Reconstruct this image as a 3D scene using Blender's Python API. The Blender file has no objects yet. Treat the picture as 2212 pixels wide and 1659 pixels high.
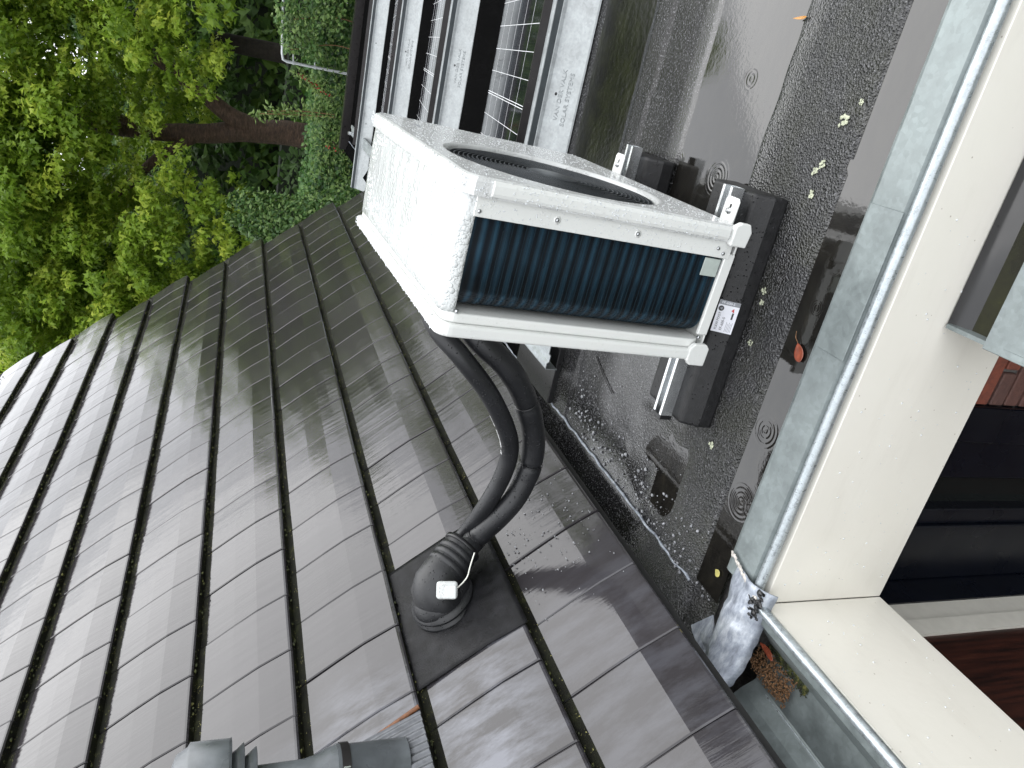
import bpy, bmesh, math, random
from mathutils import Vector, Matrix, noise
random.seed(7)
R = math.radians
scene = bpy.context.scene
COL = scene.collection

# ------------------------------------------------------------------ camera
H = 1.24
cam_d = bpy.data.cameras.new("camera"); cam = bpy.data.objects.new("camera", cam_d); COL.objects.link(cam)
CR = Matrix(((0.20471, 0.90035, 0.38400), (-0.30622, 0.43153, -0.84854), (-0.92969, 0.05612, 0.36404)))
cam.matrix_world = Matrix.Translation((0, 0, H)) @ CR.to_4x4()
cam_d.sensor_width = 36; cam_d.lens = 1605.4 / 2212 * 36
cam_d.clip_start = 0.02; cam_d.clip_end = 2000
scene.camera = cam
FPX = 1605.4
def proj(P):
    c = CR.transposed() @ (Vector(P) - Vector((0, 0, H)))
    if c.z > -0.05: return (1e5, 1e5)
    return (1106 + c.x / -c.z * FPX, 829.5 - c.y / -c.z * FPX)
def infrm(P, m=200):
    a, b = proj(P); return -m < a < 2212 + m and -m < b < 1659 + m

# ------------------------------------------------------------------ sky, sun, exposure
world = bpy.data.worlds.new("World"); scene.world = world; world.use_nodes = True
wn = world.node_tree; wn.nodes.clear()
def wnode(t, **k):
    n = wn.nodes.new(t)
    for a, v in k.items(): setattr(n, a, v)
    return n
sky = wnode('ShaderNodeTexSky', sky_type='NISHITA'); sky.sun_disc = False
sky.sun_elevation = R(58); sky.sun_rotation = R(30); sky.air_density = 1.0; sky.dust_density = 4.0
hsv = wnode('ShaderNodeHueSaturation'); hsv.inputs['Saturation'].default_value = 0.12; hsv.inputs['Value'].default_value = 1.0
wn.links.new(sky.outputs[0], hsv.inputs['Color'])
# overcast layer: brighter to the zenith, softly mottled
tc = wnode('ShaderNodeTexCoord'); sep = wnode('ShaderNodeSeparateXYZ'); wn.links.new(tc.outputs['Generated'], sep.inputs[0])
rmp = wnode('ShaderNodeValToRGB'); wn.links.new(sep.outputs['Z'], rmp.inputs[0])
rmp.color_ramp.elements[0].position = 0.0; rmp.color_ramp.elements[0].color = (.90, .92, .96, 1)
rmp.color_ramp.elements[1].position = 0.9; rmp.color_ramp.elements[1].color = (.95, .97, 1, 1)
nz = wnode('ShaderNodeTexNoise'); nz.inputs['Scale'].default_value = 2.2; nz.inputs['Detail'].default_value = 4
wn.links.new(tc.outputs['Generated'], nz.inputs['Vector'])
mr = wnode('ShaderNodeMapRange'); mr.inputs['To Min'].default_value = 25.0; mr.inputs['To Max'].default_value = 31.5
wn.links.new(nz.outputs['Fac'], mr.inputs['Value'])
vm = wnode('ShaderNodeVectorMath', operation='SCALE'); wn.links.new(rmp.outputs[0], vm.inputs[0]); wn.links.new(mr.outputs[0], vm.inputs['Scale'])
mx = wnode('ShaderNodeMix', data_type='RGBA'); mx.inputs[0].default_value = 0.9
wn.links.new(hsv.outputs[0], mx.inputs[6]); wn.links.new(vm.outputs[0], mx.inputs[7])
bg = wnode('ShaderNodeBackground'); bg.inputs['Strength'].default_value = 0.1
wn.links.new(mx.outputs[2], bg.inputs['Color'])
wo = wnode('ShaderNodeOutputWorld'); wn.links.new(bg.outputs[0], wo.inputs['Surface'])
sun_d = bpy.data.lights.new("sun", 'SUN'); sun = bpy.data.objects.new("sun", sun_d); COL.objects.link(sun)
sun_d.energy = 1.5; sun_d.angle = R(60); sun_d.color = (1, .98, .95)
# elevation 58, azimuth 30 degrees east of +Y
sdir = Vector((math.sin(R(30)) * math.cos(R(58)), math.cos(R(30)) * math.cos(R(58)), math.sin(R(58))))
sun.rotation_euler = sdir.to_track_quat('Z', 'Y').to_euler()
scene.view_settings.view_transform = 'Standard'; scene.view_settings.look = 'None'
scene.view_settings.exposure = 0.0; scene.view_settings.gamma = 1.0
scene.view_settings.use_curve_mapping = False
scene.render.engine = 'CYCLES'

# ------------------------------------------------------------------ material helpers
class NT:
    def __init__(s, name):
        s.m = bpy.data.materials.new(name); s.m.use_nodes = True; s.t = s.m.node_tree
        s.b = s.t.nodes['Principled BSDF']
    def n(s, t, **k):
        x = s.t.nodes.new(t)
        for a, v in k.items():
            if a.startswith('i_'): x.inputs[a[2:].replace('_', ' ')].default_value = v
            else: setattr(x, a, v)
        return x
    def l(s, a, b): s.t.links.new(a, b)
    def pos(s):
        if not hasattr(s, 'g'): s.g = s.n('ShaderNodeNewGeometry')
        return s.g.outputs['Position']
    def mapped(s, scale, src=None, rot=(0, 0, 0)):
        m = s.n('ShaderNodeMapping'); m.inputs['Scale'].default_value = scale; m.inputs['Rotation'].default_value = rot
        s.l(src or s.pos(), m.inputs['Vector']); return m.outputs[0]
    def noise(s, vec, scale, detail=4, rough=.55):
        x = s.n('ShaderNodeTexNoise', i_Scale=scale, i_Detail=detail, i_Roughness=rough); s.l(vec, x.inputs['Vector']); return x.outputs['Fac']
    def voro(s, vec, scale, feature='F1', out='Distance', rnd=1):
        x = s.n('ShaderNodeTexVoronoi', feature=feature, i_Scale=scale, i_Randomness=rnd); s.l(vec, x.inputs['Vector']); return x.outputs[out]
    def ramp(s, fac, stops):
        x = s.n('ShaderNodeValToRGB'); e = x.color_ramp.elements
        while len(e) < len(stops): e.new(.5)
        for i, (p, c) in enumerate(stops):
            e[i].position = p; e[i].color = (c, c, c, 1) if isinstance(c, (int, float)) else (*c, 1)
        s.l(fac, x.inputs[0]); return x.outputs[0]
    def mix(s, f, a, b, blend='MIX'):
        x = s.n('ShaderNodeMix', data_type='RGBA', blend_type=blend)
        for i, v in ((0, f), (6, a), (7, b)):
            if hasattr(v, 'links') or hasattr(v, 'is_linked'): s.l(v, x.inputs[i])
            else: x.inputs[i].default_value = v if i == 0 else (*v, 1)
        return x.outputs[2]
    def math(s, op, a, b=0, c=0):
        x = s.n('ShaderNodeMath', operation=op)
        for i, v in enumerate((a, b, c)):
            if hasattr(v, 'is_linked'): s.l(v, x.inputs[i])
            else: x.inputs[i].default_value = v
        return x.outputs[0]
    def bump(s, h, dist=.002, strength=1, normal=None):
        x = s.n('ShaderNodeBump', i_Strength=strength, i_Distance=dist); s.l(h, x.inputs['Height'])
        if normal: s.l(normal, x.inputs['Normal'])
        return x.outputs[0]
    def set(s, **k):
        for a, v in k.items():
            i = s.b.inputs[a.replace('_', ' ')]
            if hasattr(v, 'is_linked'): s.l(v, i)
            else: i.default_value = (*v, 1) if isinstance(v, tuple) and len(v) == 3 and i.type == 'RGBA' else v
        return s
def plain(name, col, rough=.5, metal=0, var=.12, nscale=30, bumpd=0, ior=1.5, spec=None):
    t = NT(name); f = t.noise(t.pos(), nscale, 5)
    c = t.ramp(f, [(.3, tuple(x * (1 - var) for x in col)), (.7, tuple(x * (1 + var) for x in col))])
    t.set(Base_Color=c, Metallic=metal, IOR=ior)
    r = t.ramp(t.noise(t.pos(), nscale * .6, 3), [(.3, max(0, rough - .08)), (.7, min(1, rough + .08))]); t.set(Roughness=r)
    if bumpd: t.set(Normal=t.bump(f, bumpd))
    return t.m

M = {}
c55, s55 = math.cos(R(55)), math.sin(R(55))
# glazed wet roof tile
t = NT("wet_glazed_tile")
g = t.pos()
du = t.n('ShaderNodeVectorMath', operation='DOT_PRODUCT'); du.inputs[1].default_value = (c55, 0, -s55); t.l(g, du.inputs[0])
sp = t.n('ShaderNodeSeparateXYZ'); t.l(g, sp.inputs[0])
cb = t.n('ShaderNodeCombineXYZ'); t.l(du.outputs['Value'], cb.inputs[0]); t.l(sp.outputs['Y'], cb.inputs[1])
uv = cb.outputs[0]
oi = t.n('ShaderNodeObjectInfo')
str1 = t.noise(t.mapped((2.2, 30, 1), uv), 1, 5, .6)
fine = t.noise(t.mapped((220, 220, 1), uv), 1, 2)
lump = t.noise(t.mapped((14, 22, 1), uv), 1, 3)
h = t.math('ADD', t.math('MULTIPLY', str1, 1.0), t.math('ADD', t.math('MULTIPLY', fine, .03), t.math('MULTIPLY', lump, .35)))
# pale efflorescence on the tiles near the flashing
ymask = t.ramp(t.math('ADD', sp.outputs['Y'], t.math('MULTIPLY', t.math('SUBTRACT', t.noise(t.mapped((1.5, 1, 1), uv), 3.0, 3), .5), .5)), [(.25, 0.0), (.6, 1.0), (.95, 1.0), (1.0, 0.0)])
ym = t.n('ShaderNodeMapRange'); ym.inputs['From Min'].default_value = .6; ym.inputs['From Max'].default_value = 1.75
yw = t.math('ADD', sp.outputs['Y'], t.math('MULTIPLY', t.math('SUBTRACT', t.noise(t.mapped((1.5, 1, 1), uv), 3.0, 3), .5), .35))
t.l(yw, ym.inputs['Value'])
band = t.ramp(ym.outputs[0], [(0, .1), (.25, 1), (.62, .9), (.85, 0.0)])
zm = t.n('ShaderNodeMapRange'); zm.inputs['From Min'].default_value = .45; zm.inputs['From Max'].default_value = 1.15
t.l(sp.outputs['Z'], zm.inputs['Value']); zb = t.ramp(zm.outputs[0], [(0, .25), (.15, 1), (.6, 1), (1, 0)])
blotch = t.ramp(t.noise(t.mapped((5, 16, 1), uv), 1, 6, .65), [(.42, 0.0), (.62, 1.0)])
eff = t.math('MULTIPLY', t.math('MULTIPLY', band, zb), blotch)
c0 = t.ramp(oi.outputs['Random'], [(0, (.024, .022, .024)), (1, (.040, .037, .040))])
cc = t.mix(t.math('MULTIPLY', eff, .55), c0, (.22, .23, .27))
t.set(Base_Color=cc, Roughness=t.ramp(t.noise(t.mapped((3, 40, 1), uv), 1, 4), [(.35, .035), (.7, .10)]), IOR=1.52, Normal=t.bump(h, .0009))
M['tile'] = t.m
# mossy tile nose and lap strip: moss with the lap shadow painted in
t = NT("mossy_shaded_tile_edge")
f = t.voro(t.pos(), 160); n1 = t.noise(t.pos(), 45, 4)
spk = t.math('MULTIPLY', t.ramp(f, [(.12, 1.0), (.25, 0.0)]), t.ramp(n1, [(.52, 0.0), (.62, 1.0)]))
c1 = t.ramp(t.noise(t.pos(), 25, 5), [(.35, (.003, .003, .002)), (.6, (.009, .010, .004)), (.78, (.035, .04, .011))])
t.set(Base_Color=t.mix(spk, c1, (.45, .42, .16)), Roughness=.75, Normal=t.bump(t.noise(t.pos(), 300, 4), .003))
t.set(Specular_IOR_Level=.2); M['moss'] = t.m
t = NT("moss_tuft")
c1 = t.ramp(t.noise(t.pos(), 60, 4), [(.35, (.012, .012, .004)), (.55, (.04, .05, .012)), (.72, (.16, .15, .04))])
t.set(Base_Color=c1, Roughness=.9, Normal=t.bump(t.noise(t.pos(), 500, 3), .004)); M['mosstuft'] = t.m
M['slab'] = plain("roof_underlay", (.012, .012, .012), .8)

# white painted steel of the heat pump, wet with drops
def white_wet(name, col, dropscale, dist, thr=.32, rough=.22, streak=False):
    t = NT(name); tcn = t.n('ShaderNodeTexCoord'); o = tcn.outputs['Object']
    v = t.voro(o, dropscale); v2 = t.voro(o, dropscale * 2.3)
    d1 = t.ramp(v, [(0, 1.0), (thr, .55), (thr + .12, 0.0)]); d2 = t.ramp(v2, [(0, .5), (thr, .25), (thr + .1, 0.0)])
    hh = t.math('MAXIMUM', d1, d2)
    wet = t.ramp(t.noise(t.mapped((1, 4, 1) if streak else (1, 1, 1), o), 4.5 if streak else 9, 4), [(.47, 1.0), (.53, 0.0)])
    hh = t.math('MULTIPLY', hh, t.math('ADD', t.math('MULTIPLY', wet, .8), .2))
    dirt = t.noise(o, 5, 5)
    cc = t.mix(t.ramp(dirt, [(.35, 0.0), (.8, .25)]), col, tuple(x * .86 for x in col))
    cc = t.mix(t.math('MULTIPLY', hh, .16), cc, tuple(x * .62 for x in col))
    t.set(Base_Color=cc, Roughness=rough, IOR=1.45, Normal=t.bump(hh, dist))
    t.b.inputs['Coat Weight'].default_value = .3; t.b.inputs['Coat Roughness'].default_value = .05
    return t.m
M['white'] = white_wet("white_painted_steel", (.70, .71, .69), 90, .0006, .18)
M['whitewet'] = white_wet("white_steel_beaded_with_rain", (.55, .57, .565), 75, .0036, .40, .12, True)
M['whitefront'] = white_wet("white_front_covered_in_droplets", (.58, .59, .585), 190, .0022, .36, .25)
t = NT("water_drop"); t.set(Base_Color=(.9, .93, .95), Roughness=.02, IOR=1.33); t.b.inputs['Transmission Weight'].default_value = .35; M['drop'] = t.m
# coil
t = NT("blue_coil_fins"); o = t.n('ShaderNodeTexCoord').outputs['Object']
so = t.n('ShaderNodeSeparateXYZ'); t.l(o, so.inputs[0])
w = t.math('SINE', t.math('ADD', t.math('MULTIPLY', so.outputs['Z'], 2 * math.pi / .0262), t.math('MULTIPLY', t.noise(o, 6, 2), 1.2)))
fz = t.math('SINE', t.math('MULTIPLY', t.math('ADD', so.outputs['X'], so.outputs['Y']), 2 * math.pi / .0022))
bandc = t.ramp(t.math('MULTIPLY_ADD', w, .5, .5), [(.25, (.0035, .007, .011)), (.8, (.010, .036, .055)), (1, (.016, .055, .08))])
smu = t.ramp(t.noise(o, 14, 5), [(.35, .55), (.7, 1.15)])
bandc = t.mix(1.0, bandc, smu, 'MULTIPLY'); bandc = t.mix(1.0, bandc, (.95, 1.0, 1.12), 'MULTIPLY')
t.set(Base_Color=bandc, Roughness=.42, Normal=t.bump(t.math('ADD', fz, t.math('MULTIPLY', w, .3)), .0005)); M['coil'] = t.m
M['finedge'] = plain("coil_fin_edge", (.01, .028, .042), .35, .3)
M['grille'] = plain("dark_grey_grille", (.045, .05, .055), .35, 0, .1, 60)
M['dark'] = plain("dark_void", (.004, .004, .005), .6)
M['screw'] = plain("screw_steel", (.45, .46, .47), .25, 1, .1, 60)
def galv(name, col, rough=.42, metal=.75, sp=14):
    t = NT(name); v = t.voro(t.pos(), sp * 6, out='Color'); bw = t.n('ShaderNodeRGBToBW'); t.l(v, bw.inputs[0])
    n2 = t.noise(t.pos(), sp, 6, .65); n3 = t.noise(t.pos(), 3, 3)
    a = t.ramp(n2, [(.3, tuple(x * .72 for x in col)), (.55, col), (.75, tuple(min(1, x * 1.25) for x in col))])
    a = t.mix(t.ramp(n3, [(.4, 0.0), (.75, .45)]), a, tuple(x * .7 for x in col))
    a = t.mix(.1, a, bw.outputs[0], 'OVERLAY')
    t.set(Base_Color=a, Metallic=metal, Roughness=t.ramp(n2, [(.3, rough - .1), (.7, rough + .15)]), Normal=t.bump(n2, .0006)); return t.m
M['zinc'] = galv("wet_zinc", (.205, .235, .235), .42, .35)
M['zincwhite'] = galv("zinc_bead", (.40, .44, .46), .3, .6, 60)
M['galv'] = galv("galvanised_steel", (.36, .39, .40), .36, .5, 22)
M['galvplate'] = galv("galvanised_plate", (.30, .32, .325), .5, .2, 16)
M['alu'] = plain("zinc_plated_rail", (.70, .72, .73), .22, .9, .08, 40)
M['lead'] = None
t = NT("weathered_lead"); p = t.pos()
a = t.ramp(t.noise(t.mapped((1, 3, 1), p), 14, 7, .7), [(.3, (.13, .14, .17)), (.5, (.30, .33, .38)), (.68, (.55, .58, .62))])
t.set(Base_Color=a, Roughness=.38, Metallic=.25, Normal=t.bump(t.noise(p, 28, 6), .004)); M['lead'] = t.m
# cream board
t = NT("cream_painted_board"); p = t.pos()
n1 = t.noise(p, 2.2, 4); n2 = t.noise(t.mapped((3, 3, 16), p), 2, 5)
c1 = t.ramp(n1, [(.3, (.69, .665, .60)), (.7, (.735, .715, .655))])
c1 = t.mix(t.ramp(n2, [(.55, 0.0), (.9, .35)]), c1, (.55, .52, .46))
spk = t.math('MULTIPLY', t.ramp(t.voro(p, 26), [(.03, 1.0), (.06, 0.0)]), .7)
c1 = t.mix(spk, c1, (.25, .2, .15))
t.set(Base_Color=c1, Roughness=.3, Normal=t.bump(t.noise(p, 40, 4), .0004)); M['cream'] = t.m
M['foam'] = None
def foam(name, col):
    t = NT(name); p = t.pos()
    v = t.voro(p, 130); dr = t.math('MULTIPLY', t.ramp(v, [(0, 1.0), (.22, .6), (.3, 0.0)]), t.ramp(t.noise(p, 60, 2), [(.5, 0.0), (.6, 1.0)]))
    hh = t.math('ADD', t.math('MULTIPLY', dr, 1.0), t.math('MULTIPLY', t.noise(p, 220, 3), .12))
    c1 = t.mix(t.ramp(t.noise(p, 12, 4), [(.4, 0.0), (.7, .6)]), col, tuple(x * 1.7 for x in col))
    t.set(Base_Color=c1, Roughness=t.ramp(dr, [(0, .42), (.5, .08)]), Normal=t.bump(hh, .0022)); return t.m
M['foam'] = foam("black_pipe_foam", (.010, .0105, .012))
M['hood'] = foam("wet_black_plastic", (.012, .0125, .014))
M['foamedge'] = plain("black_tape", (.008, .008, .009), .3)
t = NT("apron_rubber"); p = t.pos()
t.set(Base_Color=t.ramp(t.noise(p, 30, 5), [(.35, (.006, .006, .0065)), (.7, (.016, .016, .018))]), Specular_IOR_Level=.15, Roughness=t.ramp(t.noise(p, 8, 3), [(.4, .25), (.7, .45)]), Normal=t.bump(t.noise(p, 420, 3), .0012)); M['apron'] = t.m
t = NT("recycled_rubber"); p = t.pos()
dr = t.math('MULTIPLY', t.ramp(t.voro(p, 110), [(0, 1.0), (.16, .6), (.22, 0.0)]), t.ramp(t.noise(p, 40, 2), [(.48, 0.0), (.58, 1.0)]))
t.set(Base_Color=t.ramp(t.noise(p, 60, 6), [(.35, (.003, .003, .0035)), (.7, (.012, .012, .013))]), Roughness=t.ramp(dr, [(0, .5), (.5, .05)]), Normal=t.bump(t.math('ADD', t.math('MULTIPLY', dr, 1.4), t.math('MULTIPLY', t.noise(p, 260, 4), .35)), .0028)); M['rubber'] = t.m
M['wsens'] = white_wet("white_plastic", (.6, .62, .61), 160, .001, .3)
M['cable'] = plain("white_cable", (.72, .72, .66), .4)
M['greycable'] = plain("grey_cable", (.12, .12, .13), .4)
M['pvc'] = plain("grey_pvc", (.10, .11, .118), .3, 0, .3, 18)
M['rust'] = plain("rusty_edge", (.16, .06, .02), .6, 0, .5, 60, .002)
M['pleat'] = plain("pleated_lead", (.11, .115, .125), .35, .3, .25, 50)
M['stone'] = plain("pale_grit", (.27, .275, .29), .35, 0, .4, 90)
M['lichen'] = plain("pale_lichen", (.40, .42, .31), .85, 0, .35, 160, .003)
M['litter'] = plain("brown_litter", (.19, .10, .045), .7, 0, .7, 260, .004)
M['solarframe'] = plain("dark_anodised_frame", (.016, .014, .014), .32, .3, .2, 30)
M['ink'] = plain("dark_print", (.03, .03, .035), .5)
M['greyink'] = plain("grey_print", (.22, .23, .25), .5)
M['redink'] = plain("red_print", (.5, .03, .03), .5)
M['labelpaper'] = plain("label_paper", (.72, .73, .78), .4, 0, .03)
M['pipeprint'] = plain("white_print", (.6, .6, .6), .5)
M['emboss'] = plain("embossed_metal", (.20, .215, .22), .4, .4, .1)
M['folddark'] = plain('grey_fold', (.06, .07, .075), .4, .2)
M['berry'] = plain("red_berry", (.30, .03, .02), .3)
M['tube'] = plain("grey_painted_tube", (.38, .40, .41), .35, .2)
# bitumen roof felt
t = NT("wet_roof_felt"); p = t.pos()
sy = t.n('ShaderNodeSeparateXYZ'); t.l(p, sy.inputs[0])
gr = t.noise(p, 165, 3, .75); gv = t.voro(p, 190)
mid = t.noise(p, 45, 5, .65); big = t.noise(p, 3.2, 4)
yy = t.math('ADD', sy.outputs['Y'], t.math('MULTIPLY', t.math('SUBTRACT', t.noise(p, 9, 4), .5), .06))
rg = t.n('ShaderNodeMapRange'); rg.inputs['From Min'].default_value = 1.2; rg.inputs['From Max'].default_value = 2.6; t.l(yy, rg.inputs['Value'])
rough_band = t.ramp(rg.outputs[0], [(0, .25), (.10, 1.0), (.27, .95), (.30, .45), (.36, .14), (.78, .10), (.85, .12)])
moss = t.math('MULTIPLY', t.ramp(t.noise(p, 6, 5, .7), [(.45, 0.0), (.62, 1.0)]), t.ramp(rg.outputs[0], [(0, .8), (.25, .5), (.5, .15)]))
c1 = t.ramp(gr, [(.38, (.003, .003, .003)), (.56, (.018, .018, .019)), (.70, (.20, .20, .21))])
c1 = t.mix(t.ramp(big, [(.4, 0.0), (.7, .5)]), c1, (.010, .010, .011))
c1 = t.mix(t.math('MULTIPLY', moss, .55), c1, (.022, .023, .009))
hh = t.math('ADD', t.math('MULTIPLY', t.math('ADD', t.math('MULTIPLY', gr, .5), t.math('MULTIPLY', gv, .9)), rough_band), t.math('MULTIPLY', mid, .14))
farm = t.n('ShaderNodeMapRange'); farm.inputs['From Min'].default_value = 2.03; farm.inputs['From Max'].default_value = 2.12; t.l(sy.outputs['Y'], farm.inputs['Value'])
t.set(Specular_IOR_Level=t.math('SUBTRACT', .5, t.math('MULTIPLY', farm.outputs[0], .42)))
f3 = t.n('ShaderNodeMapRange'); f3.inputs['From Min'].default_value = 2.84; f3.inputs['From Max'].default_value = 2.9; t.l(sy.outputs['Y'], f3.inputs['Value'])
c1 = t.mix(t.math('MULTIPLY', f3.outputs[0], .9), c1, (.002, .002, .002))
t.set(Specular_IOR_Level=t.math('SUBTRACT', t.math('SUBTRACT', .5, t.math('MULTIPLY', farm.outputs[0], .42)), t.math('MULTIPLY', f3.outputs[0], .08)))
rr = t.math('ADD', t.math('MULTIPLY', rough_band, .20), t.math('ADD', .06, t.math('MULTIPLY', t.ramp(big, [(.35, 0.0), (.6, 1.0)]), .12)))
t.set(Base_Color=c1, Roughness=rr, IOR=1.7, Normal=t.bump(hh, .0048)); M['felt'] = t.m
# standing water
t = NT("rain_water"); p = t.pos()
c1 = t.ramp(t.noise(t.mapped((1, 2.5, 1), p), 12, 6, .7), [(.35, (.007, .0065, .006)), (.6, (.014, .013, .011)), (.75, (.024, .021, .015))])
hsum = t.math('ADD', t.math('MULTIPLY', t.noise(p, 30, 2), .10), t.math('MULTIPLY', t.noise(p, 110, 3), .10))
RIP = [(-.87, 1.69, .045), (-.15, 2.04, .04), (-.673, 1.302, .05), (-.875, 1.293, .055), (-.875, 1.26, .03), (-.16, 1.82, .06), (-1.07, 1.31, .03), (-.35, 1.29, .02), (.1, 1.80, .03)]
for (rx, ry, rad) in RIP:
    d = t.n('ShaderNodeVectorMath', operation='DISTANCE'); d.inputs[1].default_value = (rx, ry, -.004); t.l(p, d.inputs[0])
    dd = d.outputs['Value']
    env = t.ramp(t.math('DIVIDE', dd, rad), [(0, 1.0), (.75, .8), (1.0, 0.0)])
    hsum = t.math('ADD', hsum, t.math('MULTIPLY', t.math('SINE', t.math('MULTIPLY', dd, 2 * math.pi / .0125)), t.math('MULTIPLY', env, .20)))
t.set(Base_Color=c1, Roughness=.02, IOR=1.62, Normal=t.bump(hsum, .0011)); M['water'] = t.m
t = NT('dark_reflection_water'); p = t.pos()  # separate darker water, a dark reflection put into its base colour
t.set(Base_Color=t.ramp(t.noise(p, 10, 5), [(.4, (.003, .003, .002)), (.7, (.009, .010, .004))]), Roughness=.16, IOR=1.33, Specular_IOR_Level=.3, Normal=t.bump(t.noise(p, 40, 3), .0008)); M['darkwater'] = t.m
t = NT("bay_roof_water"); p = t.pos()
c1 = t.ramp(t.noise(p, 7, 6, .7), [(.4, (.010, .010, .006)), (.62, (.02, .021, .008)), (.75, (.075, .08, .018))])
t.set(Base_Color=c1, Roughness=.05, IOR=1.4, Normal=t.bump(t.noise(p, 14, 2), .0008)); M['baywater'] = t.m
M['epdm'] = plain("wet_rubber_sheet", (.006, .006, .007), .10, 0, .3, 8)
# solar glass
t = NT("solar_cell_glass"); p = t.pos(); sg = t.n('ShaderNodeSeparateXYZ'); t.l(p, sg.inputs[0])
l2 = t.math('SINE', t.math('MULTIPLY', sg.outputs['X'], 2 * math.pi / .0116)); f2 = t.ramp(l2, [(.93, 0.0), (1, .12)])
t.set(Base_Color=t.mix(f2, (.006, .006, .009), (.2, .2, .22)), Roughness=t.ramp(t.noise(p, 60, 5), [(.4, .015), (.7, .05)]), IOR=1.5, Normal=t.bump(t.noise(p, 70, 4), .00012)); M['cell'] = t.m
M['cellline'] = plain("silver_busbar", (.75, .76, .78), .4, .2)
# bricks, mortar, windows
t = NT("red_brick"); oi = t.n('ShaderNodeObjectInfo'); p = t.pos()
c1 = t.ramp(oi.outputs['Random'], [(0, (.085, .035, .03)), (.4, (.20, .055, .035)), (.75, (.26, .075, .045)), (1, (.12, .07, .06))])
c1 = t.mix(t.ramp(t.noise(p, 60, 6, .7), [(.4, 0.0), (.75, .6)]), c1, (.05, .03, .03))
t.set(Base_Color=c1, Roughness=.7, Normal=t.bump(t.noise(p, 120, 5), .003)); M['brick'] = t.m
M['mortar'] = plain("grey_mortar", (.12, .115, .11), .9, 0, .3, 90, .003)
M['navy'] = plain("navy_painted_wood", (.0018, .003, .007), .3, 0, .2, 10)
M['glass'] = plain("dark_window_glass", (.008, .010, .010), .03, 0, .2, 6)
M['whiteframe'] = plain("off_white_frame", (.62, .60, .54), .4, 0, .05)
t = NT("dark_red_door_wood"); p = t.pos()
t.set(Base_Color=t.ramp(t.noise(t.mapped((4, 14, 1), p), 5, 6), [(.35, (.012, .005, .004)), (.65, (.045, .014, .009)), (.8, (.07, .03, .018))]), Roughness=.35); M['redwood'] = t.m
M['paving'] = plain("garden_paving", (.10, .095, .09), .6, 0, .35, 6, .004)
M['grass'] = plain("grass_ground", (.035, .05, .018), .9, 0, .4, 3)
# vegetation
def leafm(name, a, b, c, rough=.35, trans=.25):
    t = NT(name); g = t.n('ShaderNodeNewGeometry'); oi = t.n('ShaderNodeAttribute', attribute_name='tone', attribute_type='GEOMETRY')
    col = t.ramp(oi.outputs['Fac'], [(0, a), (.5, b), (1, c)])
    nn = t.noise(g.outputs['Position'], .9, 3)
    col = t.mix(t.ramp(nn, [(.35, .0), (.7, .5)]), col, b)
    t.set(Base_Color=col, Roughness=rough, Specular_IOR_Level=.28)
    tr = t.n('ShaderNodeBsdfTranslucent'); t.l(col, tr.inputs['Color'])
    ms = t.n('ShaderNodeMixShader'); ms.inputs[0].default_value = trans
    t.l(t.b.outputs[0], ms.inputs[1]); t.l(tr.outputs[0], ms.inputs[2])
    t.l(ms.outputs[0], t.t.nodes['Material Output'].inputs['Surface']); return t.m
M['leaf'] = leafm("maple_leaf", (.095, .18, .016), (.25, .37, .040), (.54, .60, .09), .35, .5)
M['leafdark'] = leafm("painted_shade_leaf", (.020, .050, .008), (.05, .11, .018), (.11, .19, .03), .55, .35)  # darker leaf copy, background shade put into the colour
M['leafivy'] = leafm("ivy_leaf", (.016, .046, .013), (.05, .12, .03), (.17, .27, .07), .3, .25)
M['leafbush'] = leafm("laurel_leaf", (.02, .055, .014), (.06, .13, .03), (.20, .29, .09), .3, .3)
M['leaffern'] = leafm("feathery_leaf", (.05, .09, .02), (.10, .17, .04), (.17, .24, .07), .4, .2)
t = NT("reddish_bark"); p = t.pos()
t.set(Base_Color=t.ramp(t.noise(t.mapped((5, 5, 14), p), 2, 7, .7), [(.3, (.02, .012, .008)), (.55, (.08, .046, .030)), (.75, (.17, .105, .07))]), Roughness=.7, Normal=t.bump(t.noise(t.mapped((6, 6, 20), p), 2, 6), .03)); M['bark'] = t.m
M['barkdark'] = plain("dark_bark", (.02, .015, .01), .8, 0, .4, 12, .02)

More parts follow.
